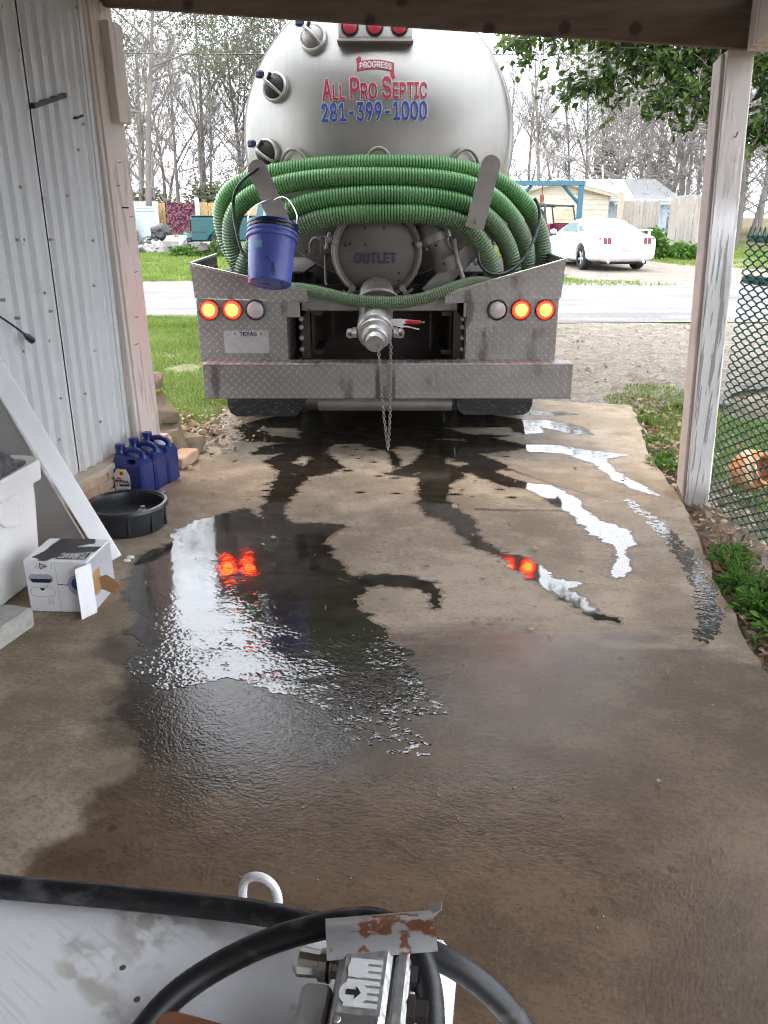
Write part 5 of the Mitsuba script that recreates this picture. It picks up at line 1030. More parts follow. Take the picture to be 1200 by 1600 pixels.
WD = [(1.60, 3.42, 0.10, 40, 120), (1.66, 3.55, 0.09, 40, 60), (1.55, 3.16, 0.12, 50, 150), (1.68, 3.1, 0.13, 60, 160), (1.52, 2.95, 0.12, 50, 160), (1.64, 2.85, 0.16, 50, 180), (1.50, 2.72, 0.12, 40, 120), (1.56, 2.62, 0.13, 40, 140), (1.73, 2.95, 0.13, 40, 120),
      (1.84, 4.95, 0.08, 50, 40), (1.88, 5.2, 0.08, 60, 40), (1.95, 5.6, 0.08, 60, 30), (1.80, 5.05, 0.06, 40, 60), (2.1, 6.2, 0.08, 60, 30)]
for q_, a in enumerate(WD): weed(*a, 'low green weed growing in the dirt along the right edge of the slab', 100 + q_)
# dry leaves and twigs
def scatter_leaves(n, fn, seed, l=(0.03, 0.075), z0=0.0):
    r = np.random.default_rng(seed); it = []
    for _ in range(n):
        x, y, z = fn(r)
        v, f = leafquad(r.uniform(*l), r.uniform(0.008, 0.02))
        it.append((place(v * (1, 1, r.uniform(-3, 3)), r.uniform(0, 6.28), r.uniform(-0.3, 0.45), r.uniform(-0.7, 0.7), np.array([x, y, z + 0.012 + z0])), f))
    return bunch(it)
def strip(r):
    y = r.uniform(2.3, 7.2); x0 = np.interp(y, [2.45, 3.257, 3.9, 4.31, 5.3, 6.1, 6.75, 7.5], [1.36, 1.48, 1.62, 1.70, 1.82, 2.0, 2.12, 2.2])
    return x0 + abs(r.normal(0, 0.22)) + 0.0, y, -0.035 + r.uniform(0, 0.02)
one('dry_leaves', cat([scatter_leaves(900, strip, 5), scatter_leaves(260, lambda r: (r.uniform(1.9, 3.2), r.uniform(2.5, 5.5), -0.035 + r.uniform(0, 0.02)), 6)]), 'leaf_dry', 'brown dry leaves lying in the dirt along the right edge of the slab', 'leaves', False, kind='stuff')
one('dry_leaves', scatter_leaves(800, lambda r: (lambda a, q: (-1.42 + q * math.cos(a) * 0.9, 5.75 + 1.5 * q * math.sin(a), -0.02 + r.uniform(0, 0.05)))(r.uniform(0, 6.28), abs(r.normal(0, 0.32))), 8), 'leaf_dry', 'brown dry leaves heaped by the rocks at the left post', 'leaves', False, kind='stuff')
one('dry_leaves', cat([scatter_leaves(26, lambda r: (r.uniform(-1.1, 1.5), r.uniform(1.6, 5.2), 0.0), 9, (0.015, 0.04)), scatter_leaves(300, lambda r: (r.uniform(2.0, 5.5), r.uniform(6.6, 12.0), -0.02), 10, (0.04, 0.1))]), 'leaf_dry', 'few scattered dry leaves on the slab and the gravel', 'leaves', False, kind='stuff')
crumbs = []
for _ in range(110):
    e = mv(trimesh.creation.icosphere(0, 1.0), s=rng.uniform(0.0015, 0.0045, 3)); x, y = rng.uniform(-1.4, 1.4), rng.uniform(1.2, 5.5); crumbs.append(mv(e, (x, y, 0.002)))
for _ in range(16):
    x, y, a = rng.uniform(-1.2, 1.3), rng.uniform(1.5, 5.0), rng.uniform(0, 3.1); l = rng.uniform(0.02, 0.07)
    crumbs.append(tube([(x, y, 0.005), (x + l * math.cos(a), y + l * math.sin(a), 0.007)], 0.0018, 4))
one('grit', cat(crumbs), 'mossy_rock', 'scattered grit, crumbs and twigs on the concrete', 'grit', False, kind='stuff')

# ------------------------------------------------------------------ grass
def grass(n, fn, h, w, seed):
    r = np.random.default_rng(seed); P = fn(r, n); n = len(P)
    az, hh, ww = r.uniform(0, 2 * PI, n), r.uniform(0.5, 1.15, n) * h, r.uniform(0.6, 1.2, n) * w
    ln = r.uniform(0.1, 0.6, n) * hh; c, s = np.cos(az), np.sin(az)
    b = np.stack([-s * ww, c * ww, 0 * ww], 1); tip = P + np.stack([c * ln, s * ln, hh], 1)
    v = np.stack([P - b, P + b, tip], 1).reshape(-1, 3)
    return tri(v, np.arange(3 * n).reshape(-1, 3))
def patch(x0, x1, y0, y1, thr=0.0, avoid=None):
    def fn(r, n):
        x, y = r.uniform(x0, x1, n), r.uniform(y0, y1, n)
        k = meshkit.fbm(np.stack([x * 0.6, y * 0.6, 0 * x], 1), 3, 4) > thr
        if avoid: k &= ~avoid(x, y)
        x, y = x[k], y[k]; return np.stack([x, y, gz(x, y) - 0.01], 1)
    return fn
drive2 = Polygon([(4.6, 19.9), (7.2, 18.5), (16, 18.5), (10.5, 23.8), (8.7, 26.0), (8.3, 31), (4.6, 31), (4.4, 25)])
import shapely
GR = [grass(60000, patch(-5.5, -1.35, 5.6, 12.9, 0.3), 0.075, 0.0055, 1), grass(30000, patch(-11, -2.4, 12.0, 13.2, 0.3), 0.08, 0.008, 2),
      grass(9000, patch(1.9, 6.0, 6.8, 12.2, 0.55), 0.05, 0.006, 3), grass(5000, patch(1.95, 3.2, 6.0, 8.0, 0.42), 0.06, 0.006, 9), grass(16000, patch(2.05, 5.5, 3.3, 6.2, 0.3), 0.075, 0.006, 12),
      grass(50000, patch(-17, -3.0, 19.9, 36, 0.2), 0.12, 0.02, 4),
      grass(45000, patch(2.5, 22, 18.6, 33, 0.36, lambda x, y: shapely.contains_xy(drive2, x, y)), 0.12, 0.018, 5)]
one('grass', cat(GR), 'grass_blade', 'short bright green grass in patches on both sides of the road', 'grass', False, kind='stuff')
def bush(name, x, y, rx, ry, h, n, l, mt, label, cat_, seed, base=None):
    r = np.random.default_rng(seed); z0 = float(gz(x, y)) if base is None else base; it = []
    b = thing(name, label, cat_)
    for _ in range(n):
        u = r.normal(0, 1, 3); u /= np.linalg.norm(u); u[2] = abs(u[2]); q_ = r.uniform(0.3, 1) ** 0.5 * (0.75 + 0.5 * meshkit.noise(u * 2.5 + 9, seed))
        v, f = leafquad(l * r.uniform(0.6, 1.2), l * 0.28)
        it.append((place(v, r.uniform(0, 6.28), r.uniform(-0.8, 0.8), r.uniform(-1, 1), np.array([x + u[0] * rx * q_, y + u[1] * ry * q_, z0 + u[2] * h * q_])), f))
    part(b, 'leaves', bunch(it), mt, False, stuff=True)
    part(b, 'stem', cat([tube([(x, y, z0), (x + r.normal(0, rx * 0.4), y + r.normal(0, ry * 0.4), z0 + h * 0.7)], 0.012, 5) for _ in range(6)]), 'bark_dark')
bush('shrub', 9.0, 28.5, 0.6, 0.5, 1.0, 1400, 0.16, 'leaf_weed', 'bright green shrub against the grey picket fence behind the white car', 'shrub', 1)
bush('shrub', 9.9, 28.3, 0.8, 0.5, 0.5, 1100, 0.16, 'leaf_weed', 'low bright weeds along the grey picket fence, right of the shrub', 'shrub', 2)
bush('shrub', -5.6, 29.0, 0.35, 0.3, 0.95, 160, 0.17, 'leaf_weed', 'sparse pale bush in front of the teal pickup', 'shrub', 3)
bush('shrub', -6.9, 29.5, 0.6, 0.4, 0.4, 500, 0.15, 'leaf_weed', 'low weeds in front of the rubbish heap', 'shrub', 4)

# ------------------------------------------------------------------ vehicles across the road
def placer(x, y, head):
    z = float(gz(x, y))
    return lambda m: mv(m, (x, y, z), rz=head)
def carwheel(owner, P, x, y, r=0.32, w=0.21, spokes=5):
    w_ = part(owner, 'wheel', P(mv(lathe([(r * 0.62, -w / 2), (r * 0.93, -w / 2), (r, -w * 0.36), (r, w * 0.36), (r * 0.93, w / 2), (r * 0.62, w / 2)], 32, 'y'), (x, y, r))), 'tyre_rubber', 35)
    s = 1 if y > 0 else -1
    part(w_, 'rim', P(mv(cat([lathe([(r * 0.64, -w * 0.42 * -s), (r * 0.58, 0.0), (0.0, 0.0)], 24, 'y')] + [mv(box((0.03, -0.02, -0.035), (r * 0.6, 0.02, 0.035), 0.008), (0, s * w * 0.36, 0), ry=k_ * 2 * PI / spokes + 0.3) for k_ in range(spokes)] + [mv(lathe([(0.06, -0.02), (0.06, 0.02), (0, 0.02)], 12, 'y'), (0, s * w * 0.38, 0))]), (x, y, r))), 'wheel_silver', 30)
def superloft(profile_top, profile_bot, half, n=13, p=2.6):
    """car body from side profiles: x samples with lower and upper z and half width; rounded cross-sections."""
    rings = []
    for (x, zt), zb_, hw in zip(profile_top, profile_bot, half):
        t = np.linspace(0, 2 * PI, 41)[:-1]; c, s = np.cos(t), np.sin(t)
        y = hw * np.sign(c) * np.abs(c) ** (2 / p); z = (zt + zb_) / 2 + (zt - zb_) / 2 * np.sign(s) * np.abs(s) ** (2 / (p + 1.2))
        rings.append(np.stack([np.full(40, x), y, z], 1))
    return loft(rings, True, True)
car = thing('coupe', 'overexposed white two-door coupe parked on the gravel drive across the road', 'car')
P = placer(6.12, 24.9, math.radians(99.0))     # local x = forwards
L2 = 2.31
bx_s = [-2.31, -2.28, -2.18, -1.9, -1.5, -1.1, -0.4, 0.3, 0.9, 1.5, 1.95, 2.2, 2.28, 2.31]
tops = [0.74, 0.84, 0.93, 0.965, 0.95, 0.93, 0.92, 0.92, 0.90, 0.85, 0.78, 0.70, 0.64, 0.56]
bots = [0.40, 0.30, 0.24, 0.22, 0.20, 0.19, 0.18, 0.18, 0.18, 0.19, 0.20, 0.22, 0.28, 0.36]
hw = [0.74, 0.82, 0.87, 0.905, 0.915, 0.915, 0.905, 0.905, 0.91, 0.91, 0.88, 0.80, 0.72, 0.62]
body = man(welded(superloft(list(zip(bx_s, tops)), bots, hw, p=4.5)))
for x in (-1.33, 1.27):
    for s in (-1, 1): body = body - man(mv(trimesh.creation.cylinder(0.37, 0.34, sections=40), (x, s * 0.84, 0.34), rx=PI / 2))
part(car, 'body', P(unman(body)), 'car_white', 35)
gh = superloft([(-1.75, 0.975), (-1.3, 1.14), (-0.95, 1.26), (-0.55, 1.335), (0.0, 1.34), (0.3, 1.30), (0.7, 1.12), (1.1, 0.93)], [0.86] * 8, [0.70, 0.68, 0.64, 0.60, 0.60, 0.62, 0.70, 0.74], p=4.0)
part(car, 'cabin', P(gh), 'car_white', 35)
def glasspane(pts): return hull([np.array(p_) for p_ in pts])
rw_ = [(-1.66, y, 1.0) for y in (-0.52, 0.52)] + [(-1.0, y, 1.262) for y in (-0.47, 0.47)]
part(car, 'rear_window', P(mv(hull([np.array(p_) + d for p_ in rw_ for d in ((0, 0, 0.012), (0, 0, 0.024))]), (0, 0, 0.0))), 'car_glass')
for s in (-1, 1):
    sw = [(0.62, s * 0.70, 0.97), (-0.55, s * 0.70, 0.99), (0.32, s * 0.64, 1.20), (-0.35, s * 0.625, 1.235)]
    part(car, 'side_window', P(hull([np.array(p_) + (0, s * d, 0) for p_ in sw for d in (0.0, 0.03)])), 'car_glass')
    qw = [(-0.66, s * 0.70, 1.0), (-1.08, s * 0.70, 1.0), (-0.62, s * 0.655, 1.17), (-0.76, s * 0.655, 1.15)]
    part(car, 'quarter_window', P(hull([np.array(p_) + (0, s * d, 0) for p_ in qw for d in (0.0, 0.02)])), 'car_glass')
    part(car, 'mirror', P(mv(trimesh.creation.icosphere(2, 1.0).apply_scale((0.08, 0.1, 0.065)), (0.62, s * 1.0, 0.98))), 'car_white')
    part(car, 'door_handle', P(box((-0.45, s * 0.905, 0.80), (-0.28, s * 0.93, 0.83), 0.008)), 'dark_trim')
    for k_ in range(3):
        part(car, 'tail_light', P(hull([(-2.27 + 0.012 * k_ * 0, s * (0.46 + 0.115 * k_), 0.70), (-2.27, s * (0.545 + 0.115 * k_), 0.70), (-2.25, s * (0.475 + 0.115 * k_), 0.85), (-2.25, s * (0.56 + 0.115 * k_ * 0.97), 0.85), (-2.335 + 0.055 * (k_ == 2), s * (0.46 + 0.115 * k_), 0.70), (-2.335 + 0.055 * (k_ == 2), s * (0.545 + 0.113 * k_), 0.70), (-2.305 + 0.055 * (k_ == 2), s * (0.475 + 0.115 * k_), 0.85), (-2.305 + 0.055 * (k_ == 2), s * (0.56 + 0.11 * k_), 0.85)])), 'tail_red')
    for x in (-1.33, 1.27): carwheel(car, P, x, s * 0.78, 0.32, 0.22)
    part(car, 'exhaust', P(tube([(-2.0, s * 0.5, 0.24), (-2.33, s * 0.5, 0.24)], 0.035, 10)), 'bright_steel')
part(car, 'spoiler', P(cat([box((-2.24, -0.72, 1.03), (-2.02, 0.72, 1.055), 0.01), box((-2.18, -0.70, 0.93), (-2.08, -0.66, 1.03)), box((-2.18, 0.66, 0.93), (-2.08, 0.70, 1.03))])), 'car_white')
part(car, 'license_plate', P(box((-2.345, -0.15, 0.50), (-2.33, 0.15, 0.64), 0.004)), 'grey_print')
part(car, 'bumper', P(hull([(x, y, z) for x, y in ((-2.2, 0.84), (-2.2, -0.84), (-2.33, 0.62), (-2.33, -0.62)) for z in (0.34, 0.56)])), 'car_white')
part(car, 'underbody', P(box((-2.1, -0.7, 0.17), (2.1, 0.7, 0.26), 0.02)), 'grimy_black')

jeep = thing('jeep', 'open red off-road jeep with a black roll cage, behind the white coupe', 'jeep')
P = placer(5.55, 28.6, math.radians(20))
jb = man(box((-1.75, -0.76, 0.48), (0.55, 0.76, 1.12), 0.03)) - man(box((-1.65, -0.68, 0.62), (0.5, 0.68, 1.3))) - man(box((-0.45, -0.9, 0.72), (0.25, 0.9, 1.3), 0.05))
part(jeep, 'body', P(unman(jb)), 'jeep_red', 25)
part(jeep, 'hood', P(hull([(x, y, z) for x, hwid, zt in ((0.551, 0.62, 1.14), (1.85, 0.5, 1.05)) for y in (-hwid, hwid) for z in (0.6, zt)])), 'jeep_red', 25)
for s in (-1, 1):
    part(jeep, 'fender', P(hull([(x, s * y, z) for x, z in ((0.8, 0.95), (1.75, 0.95), (1.9, 0.72), (0.7, 0.6)) for y in (0.5, 0.82)] )), 'jeep_red', 25)
    for x in (-1.1, 1.25): carwheel(jeep, P, x, s * 0.72, 0.37, 0.24)
    part(jeep, 'seat', P(cat([box((-0.45, s * 0.36 - 0.24, 0.7), (0.05, s * 0.36 + 0.24, 0.85), 0.05), mv(hull([(x, y, z) for x, z in ((-0.08, 0.0), (0.06, 0.0), (-0.18, 0.62), (-0.08, 0.64)) for y in (-0.23, 0.23)] + [(-0.2, y, 0.8) for y in (-0.13, 0.13)]), (-0.45, s * 0.36, 0.78))])), 'dark_trim', 30)
part(jeep, 'roll_cage', P(cat([tube(spline([(x, -0.64, 0.9), (x, -0.63, 1.6), (x, -0.55, 1.72), (x, 0.0, 1.73), (x, 0.55, 1.72), (x, 0.63, 1.6), (x, 0.64, 0.9)], 30), 0.035, 8) for x in (-0.6,)] + [tube([(-0.6, s * 0.58, 1.70), (0.5, s * 0.6, 1.66)], 0.03, 8) for s in (-1, 1)] + [tube(spline([(-0.6, s * 0.58, 1.70), (-1.2, s * 0.6, 1.66), (-1.5, s * 0.64, 1.5), (-1.6, s * 0.66, 1.0)], 16), 0.03, 8) for s in (-1, 1)] + [tube([(-1.3, -0.6, 1.62), (-1.3, 0.6, 1.62)], 0.03, 8)])), 'dark_trim')
part(jeep, 'windshield_frame', P(cat([tube([(0.55, -0.68, 1.12), (0.42, -0.66, 1.68), (0.42, 0.66, 1.68), (0.55, 0.68, 1.12)], 0.03, 8)])), 'dark_trim')
part(jeep, 'windshield', P(hull([(0.55, -0.66, 1.13), (0.43, -0.63, 1.66), (0.43, 0.63, 1.66), (0.55, 0.66, 1.13), (0.558, -0.66, 1.13), (0.438, -0.63, 1.66), (0.438, 0.63, 1.66), (0.558, 0.66, 1.13)])), 'clear_glass')
part(jeep, 'bumper', P(box((-1.95, -0.7, 0.46), (-1.80, 0.7, 0.60), 0.02)), 'dark_trim')
part(jeep, 'spare_tyre', P(mv(lathe([(0.2, -0.1), (0.36, -0.09), (0.37, 0.09), (0.2, 0.1)], 28, 'x'), (-1.9, 0.2, 0.95))), 'tyre_rubber')

pk = thing('pickup_truck', 'dark teal pickup truck with its bed towards the left, behind the green hose', 'pickup truck')
P = placer(-4.0, 30.6, math.radians(4))
bb = man(box((-2.75, -0.95, 0.50), (-0.55, 0.95, 1.32), 0.06)) - man(box((-2.66, -0.80, 0.75), (-0.60, 0.80, 1.5)))
for s in (-1, 1): bb = bb - man(mv(trimesh.creation.cylinder(0.47, 0.5, sections=32), (-1.75, s * 0.85, 0.42), rx=PI / 2))
part(pk, 'bed', P(unman(bb)), 'pickup_teal', 30)
for s in (-1, 1):
    part(pk, 'bed_rail', P(box((-2.72, s * 0.88 - 0.06, 1.321), (-0.6, s * 0.88 + 0.06, 1.36), 0.015)), 'dark_trim')
    part(pk, 'trim_line', P(box((-2.70, s * 0.952, 0.80), (-2.22, s * 0.962, 0.835), 0.003)), 'dark_trim')
    part(pk, 'tail_light', P(box((-2.775, s * 0.84 - 0.09, 0.85), (-2.745, s * 0.84 + 0.09, 1.22), 0.012)), 'tail_red')
    for x in (-1.75, 1.7): carwheel(pk, P, x, s * 0.82, 0.38, 0.24)
part(pk, 'bumper', P(box((-2.92, -0.9, 0.48), (-2.76, 0.9, 0.66), 0.03)), 'dark_trim')
part(pk, 'cab', P(hull([(x, y, z) for x, hy, z in ((-0.5, 0.93, 0.5), (1.05, 0.93, 0.5), (-0.5, 0.93, 1.25), (1.05, 0.93, 1.2), (-0.35, 0.72, 1.80), (0.45, 0.72, 1.80)) for y in (-hy, hy)])), 'pickup_teal', 25)
part(pk, 'rear_window', P(hull([(-0.505, y, 1.3) for y in (-0.7, 0.7)] + [(-0.40, y, 1.7) for y in (-0.62, 0.62)] + [(-0.53, y, 1.3) for y in (-0.7, 0.7)] + [(-0.42, y, 1.7) for y in (-0.62, 0.62)])), 'car_glass')
part(pk, 'side_window', P(hull([(-0.25, -0.91, 1.28), (0.85, -0.91, 1.26), (-0.2, -0.77, 1.7), (0.4, -0.77, 1.7), (-0.25, -0.93, 1.28), (0.85, -0.93, 1.26), (-0.2, -0.79, 1.7), (0.4, -0.79, 1.7)])), 'car_glass')
pn_ = man(box((1.051, -0.93, 0.5), (2.5, 0.93, 1.12), 0.08))
for s in (-1, 1): pn_ = pn_ - man(mv(trimesh.creation.cylinder(0.47, 0.5, sections=32), (1.7, s * 0.85, 0.42), rx=PI / 2))
part(pk, 'hood', P(unman(pn_)), 'pickup_teal', 30)

van = thing('parked_van', 'beige vehicle end showing beside the left post, across the road', 'van')
P = placer(-11.6, 35.5, math.radians(180))
part(van, 'body', P(hull([(x, y, z) for x, hy, z in ((-1.0, 0.85, 0.55), (3.0, 0.85, 0.55), (-1.05, 0.85, 1.15), (3.0, 0.85, 1.15), (-0.75, 0.75, 1.62), (3.0, 0.75, 1.62)) for y in (-hy, hy)])), 'siding_tan', 25)
part(van, 'bumper', P(box((-1.2, -0.85, 0.45), (-1.05, 0.85, 0.75), 0.04)), 'sheet_grey')
part(van, 'window', P(hull([(-1.0, y, 1.2) for y in (-0.6, 0.6)] + [(-0.82, y, 1.52) for y in (-0.55, 0.55)] + [(-1.04, y, 1.2) for y in (-0.6, 0.6)] + [(-0.86, y, 1.52) for y in (-0.55, 0.55)])), 'car_glass')
for s in (-1, 1):
    for x in (-0.2, 2.4): carwheel(van, P, x, s * 0.75, 0.33, 0.2)

# ------------------------------------------------------------------ sheds, gantry, fences
shed = thing('shed', 'tan shed with horizontal siding and a low gable roof behind the jeep', 'shed')
S0 = np.array([5.2, 35.2]); zb_ = float(gz(0, 36))
for k_ in range(11):
    z0 = zb_ + k_ * 0.19
    part(shed, 'siding_board', hull([(x, y, z) for x in (5.0, 9.15) for y, z in ((35.2, z0), (35.16, z0), (35.185, z0 + 0.186), (35.2, z0 + 0.186))]), 'siding_tan', False)
for k_ in range(11):
    z0 = zb_ + k_ * 0.19
    part(shed, 'siding_board', hull([(x, y, z) for y in (35.21, 39.0) for x, z in ((9.15, z0), (9.19, z0), (9.165, z0 + 0.186), (9.15, z0 + 0.186))]), 'siding_tan', False)
part(shed, 'gable', extrude([(5.0, zb_ + 2.09), (9.2, zb_ + 2.09), (7.1, zb_ + 2.62)], 3.8, 'y') if False else mv(extrude([(5.0, zb_ + 2.09), (9.2, zb_ + 2.09), (7.1, zb_ + 2.60)], 3.75, 'y'), (0, 35.215, 0)), 'siding_tan', False)
for s in (-1, 1):
    part(shed, 'roof', hull([(7.1 + d, y, zb_ + 2.66 - abs(d) * 0.245 + t) for d in ((0.0, 2.45) if s > 0 else (0.0, -2.45)) for y in (34.95, 39.2) for t in (0, 0.05)]), 'sheet_grey', False)
    part(shed, 'fascia', hull([(7.1 + d, y, zb_ + 2.64 - abs(d) * 0.245 - t) for d in ((0.0, 2.45) if s > 0 else (0.0, -2.45)) for y in (34.9, 34.94) for t in (0, 0.12)]), 'old_board', False)
shed2 = thing('shed', 'pale blue shed with a low metal roof, behind the picket fence', 'shed')
zz = float(gz(0, 37))
part(shed2, 'wall', cat([box((8.6, 36.6, zz), (12.05, 40.5, zz + 1.92))]), 'siding_blue', False)
for k_ in range(22): part(shed2, 'batten', box((8.7 + k_ * 0.15, 36.575, zz), (8.72 + k_ * 0.15, 36.599, zz + 1.9)), 'siding_blue', False)
r0 = [(8.2, 36.3, zz + 1.96), (12.4, 36.3, zz + 1.96)]; r1_ = [(8.5, 38.6, zz + 2.75), (12.0, 38.6, zz + 2.75)]
part(shed2, 'roof', hull([np.array(p_) + (0, 0, t) for p_ in (r0[0], (10.5, 36.3, zz + 1.96), r1_[0], (10.6, 38.6, zz + 2.75)) for t in (0, 0.05)]), 'roof_metal', False)
part(shed2, 'roof', hull([np.array(p_) + (0, 0, t) for p_ in ((10.51, 36.3, zz + 1.96), r0[1], (10.61, 38.6, zz + 2.75), r1_[1]) for t in (0, 0.06)]), 'galvanized', False, label='darker grey roof panel')
part(shed2, 'back_roof', hull([np.array(p_) + (0, 0, t) for p_ in ((8.5, 38.62, zz + 2.75), (12.0, 38.62, zz + 2.75), (8.2, 41, zz + 1.96), (12.4, 41, zz + 1.96)) for t in (0, 0.05)]), 'roof_metal', False)
part(shed2, 'eave_board', cat([box((8.2, 36.25, zz + 1.84), (12.4, 36.29, zz + 1.95)), box((9.6, 36.0, zz + 1.72), (12.5, 36.24, zz + 1.80))]), 'sheet_grey', False)
part(shed2, 'roof_vent', mv(cat([tube([(9.8, 37.9, zz + 2.4), (9.8, 37.9, zz + 2.8)], 0.06, 8), tube([(9.4, 37.2, zz + 2.3), (9.25, 37.1, zz + 3.3)], 0.04, 6)]), (0, 0, 0)), 'sheet_grey')
gan = thing('steel_gantry', 'blue steel hoist frame standing over the red jeep', 'gantry')
zz = float(gz(0, 31.5))
part(gan, 'beam', box((4.6, 31.4, zz + 2.36), (7.28, 31.6, zz + 2.53), 0.01), 'gantry_blue')
part(gan, 'column', box((7.06, 31.42, zz), (7.24, 31.58, zz + 2.355), 0.01), 'gantry_blue')
part(gan, 'column', box((4.62, 31.42, zz), (4.80, 31.58, zz + 2.355), 0.01), 'gantry_blue')
part(gan, 'brace', tube([(7.1, 31.5, zz + 1.75), (6.5, 31.5, zz + 2.36)], 0.06, 4), 'gantry_blue')
part(gan, 'brace', tube([(4.75, 31.5, zz + 1.75), (5.35, 31.5, zz + 2.36)], 0.06, 4), 'gantry_blue')
part(gan, 'hoist', cat([tube([(5.75, 31.5, zz + 2.35), (5.75, 31.5, zz + 1.6)], 0.02, 6), box((5.68, 31.44, zz + 1.75), (5.82, 31.56, zz + 2.05), 0.02)]), 'rust')
def pickets(name, x0, y0, x1, y1, h, mt, label, seed, w=0.14, gap=0.012, rails=True, uneven=0.06, skip=0.0):
    r = np.random.default_rng(seed); f_ = thing(name, label, 'fence')
    d = np.array([x1 - x0, y1 - y0]); L_ = np.linalg.norm(d); d /= L_; ang = math.atan2(d[1], d[0]); ms = []
    s = 0.0
    while s + w < L_:
        ww = w * r.uniform(0.85, 1.05)
        if r.random() > skip:
            hh = h + r.uniform(-uneven, uneven); x, y = x0 + d[0] * s, y0 + d[1] * s
            b_ = extrude([(0, 0.03), (ww - gap, 0.03), (ww - gap, hh - 0.03), (ww - gap - 0.03, hh), (0.03, hh), (0, hh - 0.03)], 0.02, 'y')
            ms.append(mv(b_, (x, y, float(gz(x, y)) + r.uniform(-0.02, 0.02)), rz=ang, ry=r.normal(0, 0.006)))
        s += ww
    # the boards are under ten pixels wide in the photograph: joined
    part(f_, 'boards', cat(ms), mt, False, stuff=True)
    for k_ in range(int(L_ / 2.4) + 1):
        x, y = x0 + d[0] * (k_ * 2.4), y0 + d[1] * (k_ * 2.4)
        part(f_, 'fence_post', mv(box((0, 0.021, 0), (0.09, 0.11, h - 0.1)), (x, y, float(gz(x, y))), rz=ang), mt, False)
    for zr in (0.35, h - 0.4): part(f_, 'rail', mv(box((0, 0.0205, zr), (L_, 0.06, zr + 0.09)), (x0, y0, float(gz(x0, y0))), rz=ang), mt, False)
    return f_
pickets('picket_fence', 8.5, 30.6, 10.05, 31.0, 1.86, 'fence_wood', 'grey picket fence section right behind the white car', 1)
pickets('picket_fence', 10.05, 30.2, 11.2, 30.0, 1.98, 'fence_wood', 'taller grey picket fence section, left of the weathered post', 2)
pickets('picket_fence', 15.6, 30.5, 30.0, 29.0, 1.95, 'fence_wood', 'grey picket fence far beyond the chain-link fence', 3)
pickets('wood_fence', -24, 44.8, -2.0, 44.8, 1.85, 'fence_yellow', 'yellowish wooden fence at the back of the left yard', 4, uneven=0.01)
one('fence_post', box((8.25, 30.3, 0.1), (8.43, 30.48, 2.35), 0.01), 'old_board', 'short thick post at the left end of the grey picket fence', 'post')
one('fence_post', box((-9.70, 44.2, 0.3), (-9.5, 44.4, 2.4), 0.01), 'painted_wood', 'pale upright post at the right end of the hanging rug', 'post')
def hanging(name, x0, x1, y, z0, z1, mt, label, amp=0.06, seed=1, n=40):
    xs = np.linspace(x0, x1, n); zs_ = np.linspace(z0, z1, 6); Xg, Zg = np.meshgrid(xs, zs_, indexing='ij')
    Yg = y + amp * np.sin(Xg * 9 + seed) * (1.2 - (Zg - z0) / (z1 - z0)) + amp * 0.6 * np.sin(Xg * 23 + 2)
    i, j = np.meshgrid(np.arange(n - 1), np.arange(5), indexing='ij')
    q = np.stack([i * 6 + j, (i + 1) * 6 + j, (i + 1) * 6 + j + 1, i * 6 + j + 1], -1).reshape(-1, 4)
    v = np.stack([Xg, Yg, Zg], -1).reshape(-1, 3); f = np.vstack([q[:, [0, 1, 2]], q[:, [0, 2, 3]]])
    v2 = v + (0, 0.02, 0)
    one(name, tri(np.vstack([v, v2]), np.vstack([f, f[:, ::-1] + len(v)])), mt, label, name.split('_')[-1], True)
hanging('hanging_rug', -11.25, -9.72, 44.3, 0.75, 2.2, 'rug', 'dark red patterned rug hanging on the yellowish fence', 0.02)
hanging('hanging_sheet', -13.2, -11.6, 44.3, 0.65, 2.25, 'sheet_grey', 'pale grey corrugated sheets propped on the yellowish fence', 0.08, 3)
hanging('red_cloth', -12.75, -12.1, 41.0, 0.7, 1.85, 'cloth_red', 'red cloth hanging left of the pale blue drum', 0.09, 2)
drum = thing('plastic_drum', 'tall pale blue plastic drum in the cluttered yard on the left', 'drum')
dz = float(gz(0, 36))
part(drum, 'body', mv(lathe([(0.30, 0), (0.33, 0.02), (0.355, 0.8), (0.365, 1.45), (0.40, 1.47), (0.40, 1.54), (0.36, 1.58)], 32), (-10.0, 36, dz)), 'pale_blue_plastic')
part(drum, 'lid', mv(lathe([(0.40, 1.5805), (0.39, 1.62), (0.2, 1.66), (0, 1.66)], 32), (-10.0, 36, dz)), 'pale_blue_plastic')
def blob(name, x, y, s, mt, label, cat_, seed, amp=0.2, freq=2.2, dz_=0.0):
    m = rough(mv(trimesh.creation.icosphere(3, 1.0), s=(1, 1, 1)), amp, freq, seed); m = rough(m, amp * 0.4, freq * 3, seed + 3); m.apply_scale(s)
    one(name, mv(m, (x, y, float(gz(x, y)) + s[2] * 0.75 + dz_)), mt, label, cat_)
blob('rubbish_bag', -8.75, 33.6, (0.42, 0.35, 0.36), 'bag_black', 'black rubbish bag on top of the pile beside the pale blue drum', 'rubbish bag', 1, 0.35, 1.6, 0.35)
blob('rubbish_bag', -9.15, 33.2, (0.5, 0.4, 0.3), 'bag_black', 'black rubbish bag at the foot of the pale blue drum', 'rubbish bag', 2, 0.35, 1.6)
blob('rubbish_bag', -10.6, 35.0, (0.6, 0.4, 0.35), 'bag_black', 'black bag on the ground below the beige vehicle', 'rubbish bag', 3, 0.35, 1.6)
tarp = rough(box((-0.65, -0.3, 0), (0.65, 0.3, 0.22), 0.05), 0.09, 4, 5, 0.12); tarp = rough(tarp, 0.03, 14, 6)
